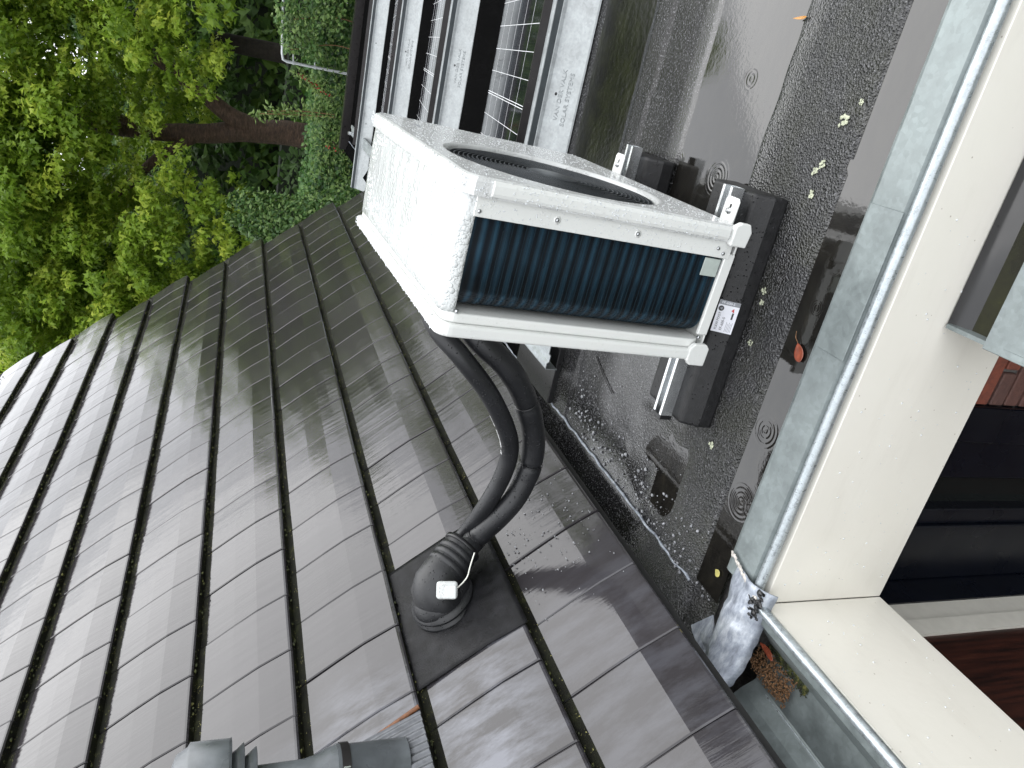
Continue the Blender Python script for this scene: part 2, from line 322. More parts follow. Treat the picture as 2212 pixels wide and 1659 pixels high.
# ------------------------------------------------------------------ mesh helpers
def link(name, me, mats, parent=None, label=None, cat=None, group=None, kind=None, loc=None):
    o = bpy.data.objects.new(name, me); COL.objects.link(o)
    if mats:
        for m in (mats if isinstance(mats, (list, tuple)) else [mats]): me.materials.append(m)
    if parent: o.parent = parent
    if label: o['label'] = label
    if cat: o['category'] = cat
    if group: o['group'] = group
    if kind: o['kind'] = kind
    if loc: o.location = loc
    return o
def empty(name, label, cat, loc=(0, 0, 0), group=None, rot=None, kind=None):
    o = bpy.data.objects.new(name, None); COL.objects.link(o); o.location = loc; o.empty_display_size = .1
    o['label'] = label; o['category'] = cat
    if group: o['group'] = group
    if rot: o.rotation_euler = rot
    return o
class MB:
    def __init__(s): s.v = []; s.f = []; s.mi = []; s.sm = []
    def add(s, vs, fs, mi=0, sm=False):
        b = len(s.v); s.v += [tuple(v) for v in vs]
        for f in fs: s.f.append(tuple(i + b for i in f)); s.mi.append(mi); s.sm.append(sm)
    def box(s, a, b, mi=0, X=None):
        x0, y0, z0 = a; x1, y1, z1 = b
        vs = [Vector(v) for v in ((x0, y0, z0), (x1, y0, z0), (x1, y1, z0), (x0, y1, z0), (x0, y0, z1), (x1, y0, z1), (x1, y1, z1), (x0, y1, z1))]
        if X: vs = [X @ v for v in vs]
        s.add(vs, [(0, 3, 2, 1), (4, 5, 6, 7), (0, 1, 5, 4), (1, 2, 6, 5), (2, 3, 7, 6), (3, 0, 4, 7)], mi)
    def prism(s, prof, dvec, origin=(0, 0, 0), ax=(1, 0, 0), ay=(0, 0, 1), mi=0, caps=True, closed=True, sm=False):
        o = Vector(origin); ax = Vector(ax); ay = Vector(ay); d = Vector(dvec); n = len(prof)
        a = [o + ax * p[0] + ay * p[1] for p in prof]; b = [v + d for v in a]
        fs = [(i, (i + 1) % n, n + (i + 1) % n, n + i) for i in range(n if closed else n - 1)]
        s.add(a + b, fs, mi, sm)
        if caps and closed: s.add(a, [tuple(reversed(range(n)))], mi); s.add(b, [tuple(range(n))], mi)
    def tube(s, pts, rad, seg=12, mi=0, caps=True, sm=True):
        pts = [Vector(p) for p in pts]; n = len(pts)
        rad = rad if isinstance(rad, (list, tuple)) else [rad] * n
        T = []
        for i in range(n):
            a = pts[max(0, i - 1)]; b = pts[min(n - 1, i + 1)]; T.append((b - a).normalized())
        u = T[0].orthogonal().normalized(); vs = []
        for i in range(n):
            u = (u - T[i] * u.dot(T[i]))
            u = u.normalized() if u.length > 1e-6 else T[i].orthogonal().normalized()
            w = T[i].cross(u)
            for k in range(seg):
                a = 2 * math.pi * k / seg; vs.append(pts[i] + (u * math.cos(a) + w * math.sin(a)) * rad[i])
        fs = [(i * seg + k, i * seg + (k + 1) % seg, (i + 1) * seg + (k + 1) % seg, (i + 1) * seg + k) for i in range(n - 1) for k in range(seg)]
        s.add(vs, fs, mi, sm)
        if caps:
            s.add(vs[:seg], [tuple(reversed(range(seg)))], mi); s.add(vs[-seg:], [tuple(range(seg))], mi)
    def lathe(s, prof, origin=(0, 0, 0), axis=(0, 0, 1), seg=24, mi=0, sm=True, caps=True):
        o = Vector(origin); A = Vector(axis).normalized(); u = A.orthogonal().normalized(); w = A.cross(u); vs = []
        for (r, h) in prof:
            for k in range(seg):
                a = 2 * math.pi * k / seg; vs.append(o + A * h + (u * math.cos(a) + w * math.sin(a)) * r)
        n = len(prof)
        fs = [(i * seg + k, i * seg + (k + 1) % seg, (i + 1) * seg + (k + 1) % seg, (i + 1) * seg + k) for i in range(n - 1) for k in range(seg)]
        s.add(vs, fs, mi, sm)
        if caps:
            s.add(vs[:seg], [tuple(reversed(range(seg)))], mi); s.add(vs[-seg:], [tuple(range(seg))], mi)
    def grid(s, fn, nu, nv, mi=0, sm=True):
        vs = [fn(i / nu, j / nv) for j in range(nv + 1) for i in range(nu + 1)]
        fs = [(j * (nu + 1) + i, j * (nu + 1) + i + 1, (j + 1) * (nu + 1) + i + 1, (j + 1) * (nu + 1) + i) for j in range(nv) for i in range(nu)]
        s.add(vs, fs, mi, sm)
    def ball(s, c, r, sub=1, sq=(1, 1, 1), mi=0, jitter=0):
        bm = bmesh.new(); bmesh.ops.create_icosphere(bm, subdivisions=sub, radius=1)
        c = Vector(c); vs = []
        for v in bm.verts:
            k = 1 + (random.random() - .5) * jitter
            vs.append((c.x + v.co.x * r * sq[0] * k, c.y + v.co.y * r * sq[1] * k, c.z + v.co.z * r * sq[2] * k))
        s.add(vs, [tuple(v.index for v in f.verts) for f in bm.faces], mi, jitter == 0); bm.free()
    def mesh(s, name, bevel=0, seg=2):
        me = bpy.data.meshes.new(name); me.from_pydata(s.v, [], s.f)
        me.polygons.foreach_set('material_index', s.mi); me.polygons.foreach_set('use_smooth', s.sm)
        me.validate(); me.update()
        if bevel:
            bm = bmesh.new(); bm.from_mesh(me)
            bmesh.ops.remove_doubles(bm, verts=bm.verts, dist=1e-5)
            bmesh.ops.recalc_face_normals(bm, faces=bm.faces)
            ed = [e for e in bm.edges if len(e.link_faces) == 2 and e.calc_face_angle(0) > .5]
            bmesh.ops.bevel(bm, geom=ed, offset=bevel, segments=seg, profile=.5, affect='EDGES', clamp_overlap=True)
            bm.to_mesh(me); bm.free(); me.update()
        return me
    def obj(s, name, mats, parent=None, bevel=0, seg=2, **k):
        return link(name, s.mesh(name, bevel, seg), mats, parent, **k)
def spline(pts, n=8):
    P = [Vector(p) for p in pts]; P = [P[0] * 2 - P[1]] + P + [P[-1] * 2 - P[-2]]; out = []
    for i in range(1, len(P) - 2):
        for k in range(n):
            t = k / n; a, b, c, d = P[i - 1], P[i], P[i + 1], P[i + 2]
            out.append(.5 * ((2 * b) + (c - a) * t + (2 * a - 5 * b + 4 * c - d) * t * t + (3 * b - a - 3 * c + d) * t ** 3))
    out.append(P[-2]); return out
def text_mesh(txt, size, extrude=.0004, align='LEFT', spacing=1.0):
    cu = bpy.data.curves.new("lettering", 'FONT'); cu.body = txt; cu.size = size; cu.extrude = extrude
    cu.align_x = align; cu.space_character = spacing; cu.resolution_u = 3
    o = bpy.data.objects.new("lettering_tmp", cu); COL.objects.link(o)
    me = bpy.data.meshes.new_from_object(o.evaluated_get(bpy.context.evaluated_depsgraph_get()))
    bpy.data.objects.remove(o); bpy.data.curves.remove(cu); return me
def place_text(txt, size, mat, parent, X, name="lettering", ext=.0004, align='LEFT', spacing=1.0):
    me = text_mesh(txt, size, ext, align, spacing); me.transform(X); me.materials.clear()
    return link(name, me, mat, parent)
def axes(o, x, y):
    x = Vector(x).normalized(); y = Vector(y); y = (y - x * y.dot(x)).normalized(); z = x.cross(y)
    m = Matrix((x, y, z)).transposed().to_4x4(); m.translation = Vector(o); return m

# ================================================================== SETTING
m = MB(); m.grid(lambda u, v: (-120 + 240 * u, -60 + 240 * v, -3.3 + .04 * noise.noise(Vector((u * 30, v * 30, 0)))), 40, 40)
m.obj('ground', M['grass'], kind='structure', label='lawn and garden ground below the roofs')
m = MB(); m.box((-1.2, -4, -3.29), (6, 1.35, -3.24)); m.obj('patio', M['paving'], kind='structure', label='paved patio beside the house')

# flat roof felt (height field with felt laps, hollows and a raised band by the coping)
def roofz(x, y):
    n = noise.noise(Vector((x * 1.7, y * 1.7, 3))) ; n2 = noise.noise(Vector((x * 9, y * 9, 7)))
    z = .0025 * n + .0012 * n2
    if y < 1.345 + .008 * n2 * 2: z -= .012
    elif y < 1.56: z += .008 * max(0.0, math.sin(max(0.0, min(1, (y - 1.345) / .2)) * math.pi)) ** .6
    # hollow with standing water right of the unit
    if x > -.36:
        e1 = y - (1.655 + .012 * n2 + .02 * n + .03 * max(0, .1 - x)); e2 = 2.06 + .03 * n + .012 * n2 - y; e3 = x + .33 + .02 * n2
        z -= .0105 * max(0, min(1, e1 / .018)) * max(0, min(1, e2 / .03)) * max(0, min(1, e3 / .04))
    # hollow between the unit and the eaves
    d = ((x + .98) / .16) ** 2 + ((y - 1.66) / .20) ** 2 + .5 * n2
    if d < 1: z -= .006 * (1 - d) ** .4
    if y > 1.655 + .02 * n: z += .0022
    if y > 2.30 + .01 * n: z += .0035
    if 2.40 + .012 * n2 + .03 * n < y < 2.84 and x > -.9: z -= .011 * min(1, (y - 2.40 - .03 * n) / .04)
    if x < -1.20: z += (-1.20 - x) * .35
    return z
ys = [1.243 + .012 * i for i in range(130)] + [2.803 + .1 * i for i in range(1, 66)]
xs = [-1.3 + .0125 * i for i in range(160)] + [.7 + .15 * i for i in range(1, 18)]
m = MB(); vs = [(x, y, roofz(x, y)) for y in ys for x in xs]; nx = len(xs)
m.add(vs, [(j * nx + i, j * nx + i + 1, (j + 1) * nx + i + 1, (j + 1) * nx + i) for j in range(len(ys) - 1) for i in range(nx - 1)], 0, True)
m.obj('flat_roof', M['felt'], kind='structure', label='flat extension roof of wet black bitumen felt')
m = MB()
for (x0, x1, y0, y1) in ((-1.16, 3.2, 1.2435, 1.40), (-.42, 3.1, 1.55, 2.2), (-1.17, -.8, 1.42, 1.9)):
    m.grid(lambda u, v: (x0 + (x1 - x0) * u, y0 + (y1 - y0) * v, -.0035), 4, 4)
mw = m; m = MB(); m.grid(lambda u, v: (-1.1 + 4.2 * u, 2.36 + .48 * v, -.0035), 4, 4); m.obj('dark_puddle', M['darkwater'], kind='structure', label='rain water before the nearest solar row, its dark reflection painted into the colour')
mw.obj('rain_puddle', M['water'], kind='structure', label='rain water standing in the hollows of the flat roof')

# ================================================================== HOUSE
house = empty('house', 'brick house with dark glazed tile roof, cream fascia and zinc gutter', 'house', (-1.3, 2, -3.24))
def hp(o):   # parent keeping world position
    o.parent = house; o.matrix_parent_inverse = Matrix.Translation((-1.3, 2, -3.24)).inverted(); return o
def part(name, mb, mat, bevel=0, seg=2, parent=None, **k):
    o = mb.obj(name, mat, None, bevel, seg, **k)
    return hp(o) if parent is None else sub(o, parent)
def sub(o, parent):
    bpy.context.view_layer.update(); o.parent = parent; o.matrix_parent_inverse = parent.matrix_world.inverted(); return o
# flat roof slab, rear edge and side
m = MB(); m.box((-1.28, 1.20, -.34), (3.2, 9.25, -.03)); part('roof_slab', m, M['mortar'])
m = MB(); m.box((-1.28, 9.22, -.1), (3.2, 9.34, .10)); m.box((3.1, 1.2, -.1), (3.22, 9.34, .05)); part('roof_edge', m, M['solarframe'])
# zinc coping along the flat roof
def cop(y_out, y_in):
    return [(0, .004), (-.001, -.02), (.004, -.022), (.012, .000), (.020, .0105), (.060, .0125), (.103, .013), (.112, .010), (.112, -.01), (.02, -.014)]
m = MB(); m.prism([(1.131 + a, b) for a, b in cop(0, 0)], (4.24, 0, 0), (-1.04, 0, 0), (0, 1, 0), (0, 0, 1), 0, sm=False)
cp = part('coping', m, M['zinc'])
m = MB(); pts = [(-1.045 + .05 * i, 1.128 + .0016 * noise.noise(Vector((i * .35, 0, 0))), .004 + .0012 * noise.noise(Vector((i * .4, 5, 0)))) for i in range(86)]
m.tube(pts, .0125, 12); part('bead', m, M['zincwhite'], parent=cp)
# lapped sheet joint on coping
m = MB(); m.box((-.42, 1.146, .0105), (-.10, 1.235, .0148)); part('lap_strip', m, M['zinc'], .001, 1, parent=cp)
# fascia boards (mitred inner corner)
m = MB(); m.prism([(-1.045, 1.112), (3.2, 1.112), (3.2, 1.145), (-1.078, 1.145)], (0, 0, .372), (0, 0, -.388), (1, 0, 0), (0, 1, 0))
fb = part('fascia', m, M['cream'], .0015, 1)
m = MB(); m.prism([(-1.0465, 1.1105), (-1.0795, 1.1435), (-1.0795, -4), (-1.0465, -4)], (0, 0, .372), (0, 0, -.388), (1, 0, 0), (0, 1, 0))
part('fascia', m, M['cream'], .0015, 1)
m = MB(); m.box((-1.30, 1.145, -.392), (3.2, 1.40, -.382)); m.box((-1.30, -4, -.392), (-1.079, 1.145, -.382)); part('soffit', m, M['whiteframe'])
# small screw heads / rain drops on the fascia
m = MB()
for i in range(170):
    if random.random() < .62:
        x = random.uniform(-1.0, -.05); z = random.uniform(-.37, -.05); p0 = (x, 1.111, z); sq = (1, .55, 1.15)
    else:
        y = random.uniform(.2, 1.05); z = random.uniform(-.37, -.05); p0 = (-1.0455, y, z); sq = (.55, 1, 1.15)
    m.ball(p0, random.choice((.0012, .0014, .0018, .0026)), 1, sq)
part('water_drops', m, M['drop'], parent=fb, kind='stuff')
# gutter of the tiled roof (towards the camera)
m = MB()
prof = [(-1.052, .002), (-1.086, -.002), (-1.093, -.010), (-1.160, -.070), (-1.170, -.078), (-1.282, -.078), (-1.290, -.070), (-1.31, -.040), (-1.345, -.012), (-1.42, .03), (-1.42, .026), (-1.345, -.016), (-1.285, -.084), (-1.168, -.084), (-1.09, -.018), (-1.054, -.008)]
m.prism(prof, (0, -5.1, 0), (0, 1.10, 0), (1, 0, 0), (0, 0, 1))
gt = part('gutter', m, M['zinc'])
m = MB(); pts = [(-1.049, 1.125 - .05 * i, .003 + .001 * noise.noise(Vector((i * .4, 9, 0)))) for i in range(103)]; m.tube(pts, .0125, 12); part('bead', m, M['zincwhite'], parent=gt)
m = MB(); m.tube([(-1.288, 1.05 - .1 * i, -.074) for i in range(50)], .0025, 6); part('seam', m, M['zincwhite'], parent=gt)
# main walls below
m = MB(); m.box((-1.27, -4, -3.24), (-1.20, 1.107, -.392)); part('red_panel', m, M['redwood'])
m = MB(); m.box((-1.262, 1.1075, -3.24), (-1.192, 1.1650, -.392)); m.box((-1.27, 1.1655, -3.24), (-1.205, 1.242, -.392)); part('door_frame', m, M['whiteframe'])
m = MB(); m.box((-1.27, 1.2425, -3.24), (-1.2, 1.3495, -.392)); part('corner_post', m, M['navy'])
m = MB(); m.box((-6, -4, -3.24), (-1.43, 6.3, -.05)); part('wall', m, M['mortar'])
# facade under the flat roof: bricks and the navy window
wl = MB(); wl.box((-.587, 1.358, -3.24), (3.2, 1.42, -.392)); wl.box((-1.2, 1.36, -3.24), (-.588, 9.2, -3.2)); wl.box((3.0, 1.43, -3.24), (3.2, 9.2, -.35)); wl.box((-1.27, 9.0, -3.24), (3.2, 9.2, -.35))
wall = part('wall', wl, M['mortar'])
bme = MB(); bme.box((0, -.012, 0), (.21, 0.004, .05)); bmesh_brick = bme.mesh('brick', .003, 1); bmesh_brick.materials.append(M['brick'])
hbm = MB(); hbm.box((0, -.012, 0), (.10, 0.004, .05)); bmesh_half = hbm.mesh('brick', .003, 1); bmesh_half.materials.append(M['brick'])
nb = 0; bpy.context.view_layer.update(); winv = wall.matrix_world.inverted()
for row in range(40):
    z = -.46 - row * .0625; off = 0 if row % 2 else .11
    for k in range(5):
        x = -.585 + off + k * .22
        if not infrm((x, 1.35, z), 120): continue
        if off and k == 0:
            o = bpy.data.objects.new('brick', bmesh_half); COL.objects.link(o); o.parent = wall; o.matrix_parent_inverse = winv
            o.location = (-.585, 1.357 + random.uniform(-.002, .002), z)
        o = bpy.data.objects.new('brick', bmesh_brick); COL.objects.link(o); o.parent = wall; o.matrix_parent_inverse = winv
        o.location = (x, 1.357 + random.uniform(-.002, .002), z); nb += 1
m = MB(); m.box((-.70, 1.33, -3.0), (-.588, 1.42, -.392)); m.box((-.83, 1.35, -3.0), (-.703, 1.42, -.392)); m.box((-1.199, 1.34, -3.0), (-.998, 1.42, -.392)); m.box((-.998, 1.355, -3.0), (-.945, 1.42, -.392))
m.box((-.945, 1.36, -3.24), (-.83, 1.42, -2.6))
wf = part('window', m, M['navy'], .003, 1)
m = MB(); m.box((-.945, 1.40, -2.6), (-.83, 1.408, -.392)); part('pane', m, M['glass'], parent=wf)
# low bay roof against the fascia
bay = MB(); bay.box((-.303, .93, -.30), (1.6, 1.108, -.200)); br = part('bay_roof', bay, M['solarframe'])
m = MB()
m.prism([(1.109, -.184), (1.080, -.192), (1.055, -.199), (1.055, -.2005), (1.109, -.2005)], (1.9, 0, 0), (-.302, 0, 0), (0, 1, 0), (0, 0, 1)); part('upstand', m, M['epdm'], parent=br)
m = MB(); m.grid(lambda u, v: (-.298 + 1.9 * u, 1.006 + .060 * v, -.1975 + .0005 * math.sin(u * 40)), 12, 6); part('water_film', m, M['baywater'], parent=br)
m = MB(); m.prism([(-.309, -.178), (-.300, -.178), (-.296, -.197), (-.300, -.199), (-.306, -.199), (-.312, -.235), (-.315, -.235)], (0, -.205, 0), (0, 1.105, 0), (1, 0, 0), (0, 0, 1)); part('edge_trim', m, M['zinc'], parent=br)
# front zinc coping of the bay
m = MB(); m.prism([(1.010, -.176), (1.004, -.200), (.930, -.215), (.895, -.30), (.888, -.30), (.900, -.196), (.915, -.182)], (1.9, 0, 0), (-.316, 0, 0), (0, 1, 0), (0, 0, 1)); part('bay_coping', m, M['zinc'], .002, 1, parent=br)
bw = MB(); bw.box((-.20, .96, -3.24), (1.6, 1.10, -.305)); part('bay_wall', bw, M['mortar'])

# ---------------------------------------------------------------- tiled roof
E0 = Vector((-1.136, 0, .175)); DN = Vector((c55, 0, -s55)); NN = Vector((s55, 0, c55)); G = .335
def RP(u, y, hh=0):  # u metres up-slope from the eaves nose
    return E0 - DN * u + NN * hh + Vector((0, y, 0))
m = MB()
a0 = RP(-.02, 0, -.05); a1 = RP(5.0, 0, -.05); a2 = RP(5.0, 0, -.14); a3 = RP(-.02, 0, -.10)
m.add([(p.x, yy_, p.z) for yy_ in (-1.5, 6.40) for p in (a0, a1, a2, a3)], [(0, 1, 2, 3), (7, 6, 5, 4), (0, 4, 5, 1), (1, 5, 6, 2), (2, 6, 7, 3), (3, 7, 4, 0)])
roof = part('tiled_roof', m, M['slab'])
# other slope and ridge (seen only from elsewhere)
top = RP(5.0, 0, -.05)
m = MB(); m.add([(top.x, -1.5, top.z), (top.x, 6.4, top.z), (top.x - 3.0, 6.4, top.z - 4.2), (top.x - 3.0, -1.5, top.z - 4.2)], [(0, 1, 2, 3)]); part('rear_slope', m, M['slab'])
prof = [(-.002, -.036), (0, -.006), (.004, -.0012), (.010, 0), (.06, -.0008), (.112, -.0022), (.125, -.0036), (.20, -.0122), (.309, -.0272), (.39, -.0365), (.39, -.048), (.03, -.041)]
def tile_mesh(w=.2425):
    m = MB(); n = len(prof); W = [0, .004, w * .5, w - .004, w]
    dz = [-.0022, 0, 0.0006, 0, -.0022]
    vs = []
    for wi, dh in zip(W, dz):
        for (u, hh) in prof:
            p = -DN * u + NN * (hh + (dh if hh > -.04 and not (u == -.002 or (u == .03)) else 0)); vs.append((p.x, wi, p.z))
    for j in range(len(W) - 1):
        for i in range(n):
            k = (i + 1) % n
            mi = 1 if i in (0, 8, 10, 11) else 0  # includes the dark strip under the next nose: moss plus painted shadow
            m.f.append((j * n + i, j * n + k, (j + 1) * n + k, (j + 1) * n + i)); m.mi.append(mi); m.sm.append(False)
    m.v = [tuple(v) for v in vs]
    m.f.append(tuple(range(n))); m.mi.append(0); m.sm.append(False)
    m.f.append(tuple(reversed([4 * n + i for i in range(n)]))); m.mi.append(0); m.sm.append(False)
    me = m.mesh('roof_tile'); bm = bmesh.new(); bm.from_mesh(me); bmesh.ops.recalc_face_normals(bm, faces=bm.faces); bm.to_mesh(me); bm.free()
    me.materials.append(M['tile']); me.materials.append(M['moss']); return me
tm = tile_mesh()
bpy.context.view_layer.update(); rinv = roof.matrix_world.inverted()
TW = .2452; rest = []; ntile = 0
ybase = {0: .906, 1: 1.025}
random.seed(21)
for k in range(15):
    y0 = (.906 if k % 2 == 0 else 1.025)
    if k >= 2 and k % 2 == 0: y0 = .906 - .012
    for j in range(-10, 24):
        y = y0 + (j) * TW
        if y + TW > 6.47: continue
        if k == 1 and 1.37 < y + .5 * TW < 1.90: 
            pass
        u = k * G
        loc = RP(u, y + random.uniform(-.0012, .0012), random.uniform(-.0008, .0012))
        c = RP(u + .17, y + .12)
        vis = infrm(c, 150)
        rot = (random.gauss(0, .0035), random.gauss(0, .0035), random.gauss(0, .0022))
        if vis and ntile < 300:
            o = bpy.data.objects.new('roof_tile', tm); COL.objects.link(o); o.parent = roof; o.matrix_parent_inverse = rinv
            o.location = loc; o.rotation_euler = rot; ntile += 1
        else: rest.append((loc, rot))
print('tiles', ntile, 'rest', len(rest))
me0v = [v.co.copy() for v in tm.vertices]; me0f = [tuple(p.vertices) for p in tm.polygons]; me0m = [p.material_index for p in tm.polygons]
m = MB()
from mathutils import Euler
for loc, rot in rest:
    X = Matrix.Translation(loc) @ Euler(rot).to_matrix().to_4x4(); b = len(m.v)
    m.v += [tuple(X @ v) for v in me0v]
    for f, mi in zip(me0f, me0m): m.f.append(tuple(i + b for i in f)); m.mi.append(mi); m.sm.append(False)
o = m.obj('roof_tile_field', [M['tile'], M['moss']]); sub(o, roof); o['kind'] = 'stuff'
# moss tufts and lichen crumbs under the noses
m = MB(); random.seed(5)
for k in range(1, 12):
    for i in range(260):
        y = random.uniform(.4, 6.4)
        if not infrm(RP(k * G, y), 30): continue
        r = random.choice((.0016, .002, .0028, .0036)) * (1 + .12 * k)
        m.ball(RP(k * G + random.uniform(-.006, .003), y, -.024 + random.uniform(-.002, .016)), r, 1, (1, 1.4, .8), 0, .5)
o = m.obj('moss', M['mosstuft']); sub(o, roof); o['kind'] = 'stuff'

# ---------------------------------------------------------------- lead cap at the gutter end, sealant, leaf litter
m = MB()
def leadf(u, v):   # u along x from coping to tile, v across
    x = -1.000 - .305 * u; yc = 1.148 + .006 * u; w = .066 * (1 - .15 * u) * (1 if u < .75 else math.sqrt(max(.02, 1 - ((u - .75) / .26) ** 2)))
    a = (v - .5) * 2; y = yc + w * a - .03 * u * u
    z = .020 + .020 * u * (1 - a * a) + .012 * u - .035 * max(0, -a) ** 3 - .02 * max(0, a) ** 3 + .009 * noise.noise(Vector((x * 26, y * 26, 1))) + .004 * abs(noise.noise(Vector((x * 60, y * 50, 4)))) + .05 * max(0, u - .6)
    return (x, y, z)
m.grid(leadf, 30, 14)
ld = MB.mesh(m, 'lead_cap'); o = link('lead_cap', ld, M['lead']); o['label'] = 'wrinkled grey lead sheet dressed over the gutter end where it meets the lowest tiles'; o['category'] = 'lead flashing'
sol = o.modifiers.new('thick', 'SOLIDIFY'); sol.thickness = .003
m = MB(); m.add([(-1.19, 1.235, .004), (-1.275, 1.29, .012), (-1.30, 1.16, .03), (-1.22, 1.17, .03), (-1.19, 1.235, -.0), (-1.275, 1.29, .008), (-1.30, 1.16, .026), (-1.22, 1.17, .026)], [(0, 1, 2, 3), (7, 6, 5, 4), (0, 4, 5, 1), (1, 5, 6, 2), (2, 6, 7, 3), (3, 7, 4, 0)])
link('lead_corner', m.mesh('lead_corner'), M['lead'], o)
m = MB()
for i in range(40):
    u = i / 33; p0 = Vector((-.985, 1.232, .022)).lerp(Vector((-1.02, 1.128, .022)), u); m.ball(p0 + Vector((random.uniform(-.003, .003), 0, 0)), .005, 1, (1, 1, .5), 0, .5)
link('sealant_bead', m.mesh('sealant_bead'), plain("pale_sealant", (.5, .47, .43), .7, 0, .3, 120, .003), o)
m = MB(); random.seed(3)
for i in range(60):
    a = random.random() * 6.28; r = random.random() ** .6 * .036
    m.ball((-1.030 + r * math.cos(a) - .012 * (i % 3), 1.112 + r * math.sin(a) * .8, .020 + random.uniform(-.006, .006)), random.uniform(.003, .0065), 1, (1, 1.5, .6), 0, .8)
so_ = m.obj('sealant_blob', M['foamedge'], label='black lump of torn sealant on the inner corner of the zinc gutter', cat='sealant')
m = MB(); random.seed(9)
for i in range(900):
    y = random.uniform(.985, 1.12); x = -1.225 + random.gauss(0, .022)
    if x > -1.18 or x < -1.27: continue
    m.ball((x, y, -.074 + .030 * random.random() * max(0, 1 - abs(x + 1.225) / .06)), random.uniform(.0015, .003), 1, (1, 1, .8), 0, .6)
m.obj('leaf_litter', M['litter'], kind='stuff', label='heap of brown litter lying in the gutter under the lead sheet', cat='litter')
m = MB()
for i in range(500):
    y = random.uniform(.95, 1.10); x = -1.172 + random.gauss(0, .010)
    m.ball((x, y, -.075), random.uniform(.0015, .0035), 1, (1, 1, .7), 0, .6)
m.obj('gutter_moss', M['mosstuft'], kind='stuff', label='green moss growing along the gutter floor', cat='moss')
def leaf_obj(name, loc, L, W, rz, mat, curl, label, cat='leaf', stem=0):
    m = MB()
    def f(u, v):
        a = (v - .5) * 2; w = W * .5 * math.sin(math.pi * min(.999, max(.001, u)) ** .8) ** .8
        return (L * (u - .5), w * a, curl * (u - .5) ** 2 * 4 * L * .3 + curl * abs(a) * w)
    m.grid(f, 10, 6)
    root = link(name, m.mesh(name), mat, label=label, cat=cat, loc=loc); root.rotation_euler = (0, 0, rz)
    root.modifiers.new('thick', 'SOLIDIFY').thickness = .0006
    if stem:
        s = MB(); s.tube(spline([(L * .5, 0, .001), (L * .5 + stem * .5, .003, .003), (L * .5 + stem, 0, .002)], 4), .0008, 6); link('stalk', s.mesh('stalk'), M['litter'], root)
    return root
LB = plain("wet_brown_leaf", (.22, .055, .03), .12, 0, .3, 90); LO = plain("orange_leaf", (.42, .20, .05), .35, 0, .25, 80); LY = plain("yellow_leaf", (.42, .38, .12), .4, 0, .2, 80)
leaf_obj('fallen_leaf', (-.459, 1.287, .001), .046, .030, R(35), LB, .1, 'wet reddish brown oval leaf floating in the water beside the zinc coping', stem=.028)
leaf_obj('fallen_leaf', (.246, 1.665, .006), .05, .007, R(95), LO, .35, 'thin curled orange leaf lying on the smooth roof felt')
leaf_obj('fallen_leaf', (-1.085, 1.276, .001), .022, .022, R(70), LY, .1, 'small yellow leaf fragment in the mossy roof corner by the lead sheet')
leaf_obj('fallen_leaf', (-1.165, 1.075, -.050), .058, .020, R(85), LB, .5, 'curled rust red leaf standing in the gutter under the lead sheet')
m = MB(); m.tube(spline([(-.866, 2.195, .006), (-.90, 2.11, .008), (-.927, 2.021, .007)], 5), .0022, 6); m.obj('twig', M['foamedge'], label='thin black twig lying on the felt left of the white unit', cat='twig')
# grit along the eaves
m = MB(); random.seed(12)
for i in range(800):
    t_ = random.random(); y = 1.28 + 1.0 * t_ ** 1.1; x = -1.20 + abs(random.gauss(0, .11)) + .05 * t_
    if x > -.72 or (x > -1.0 and y < 1.45): continue
    r = .0009 + .0050 * random.random() ** 5
    m.ball((x, y, roofz(x, y) + r * .5 + .001), r, 1, (1, 1, .8), 0, .7)
for i in range(130):
    y = random.gauss(1.68, .12); u = random.uniform(.02, .30); m.ball(RP(u, y, .0015 - (max(0, u - .11) * .112)), random.choice((.0012, .0018, .0028)), 1, (1, 1, 1), 0, .7)
m.obj('roof_grit', M['stone'], kind='stuff', label='pale grit washed down along the eaves of the tiled roof', cat='grit')
# black mastic joint along the eaves
m = MB(); m.tube([(-1.178 + .010 * noise.noise(Vector((i * .35, 0, 0))), 1.36 + .02 * i, .005) for i in range(400)], [.0045 + .003 * noise.noise(Vector((i * .6, 3, 0))) for i in range(400)], 6)
m.obj('sealant_joint', M['lead'], label='thin grey sealant line running along the felt below the lowest tiles', cat='sealant line')
# lichen patches
LG = 'pale lichen patches on the roof felt'
for i, (x, y, r, lab) in enumerate([(.043, 1.403, .014, 'largest pale lichen patch, on the rough felt near the top end of the zinc coping'), (-.055, 1.419, .010, 'yellow green round lichen patch, upper of the pair on the rough felt'), (-.073, 1.433, .009, 'yellow green round lichen patch, lower of the pair on the rough felt'), (-.121, 1.419, .009, 'whitish lichen patch on the rough felt, level with the near rubber foot end'),
    (-.37, 1.462, .009, 'pale lichen patch below the white label, upper of two close together'), (-.397, 1.456, .007, 'small yellow lichen patch below the white label, lower of two close together'), (-.501, 1.445, .008, 'yellow lichen patch on the felt beside the middle of the rubber foot'), (-.804, 1.457, .009, 'round pale lichen patch past the free end of the rubber foot'), (.085, 1.372, .006, 'tiny pale lichen speck nearest the zinc coping')]):
    m = MB(); random.seed(100 + i)
    for q in range(14):
        a = random.random() * 6.28; rr = r * random.random() ** .5; m.ball((rr * math.cos(a), rr * math.sin(a), .001), r * random.uniform(.2, .42), 1, (1, 1, .4), 0, .6)
    m.obj('lichen_patch', M['lichen'], label=lab, cat='lichen', group=LG, loc=(x, y, roofz(x, y) + .001))

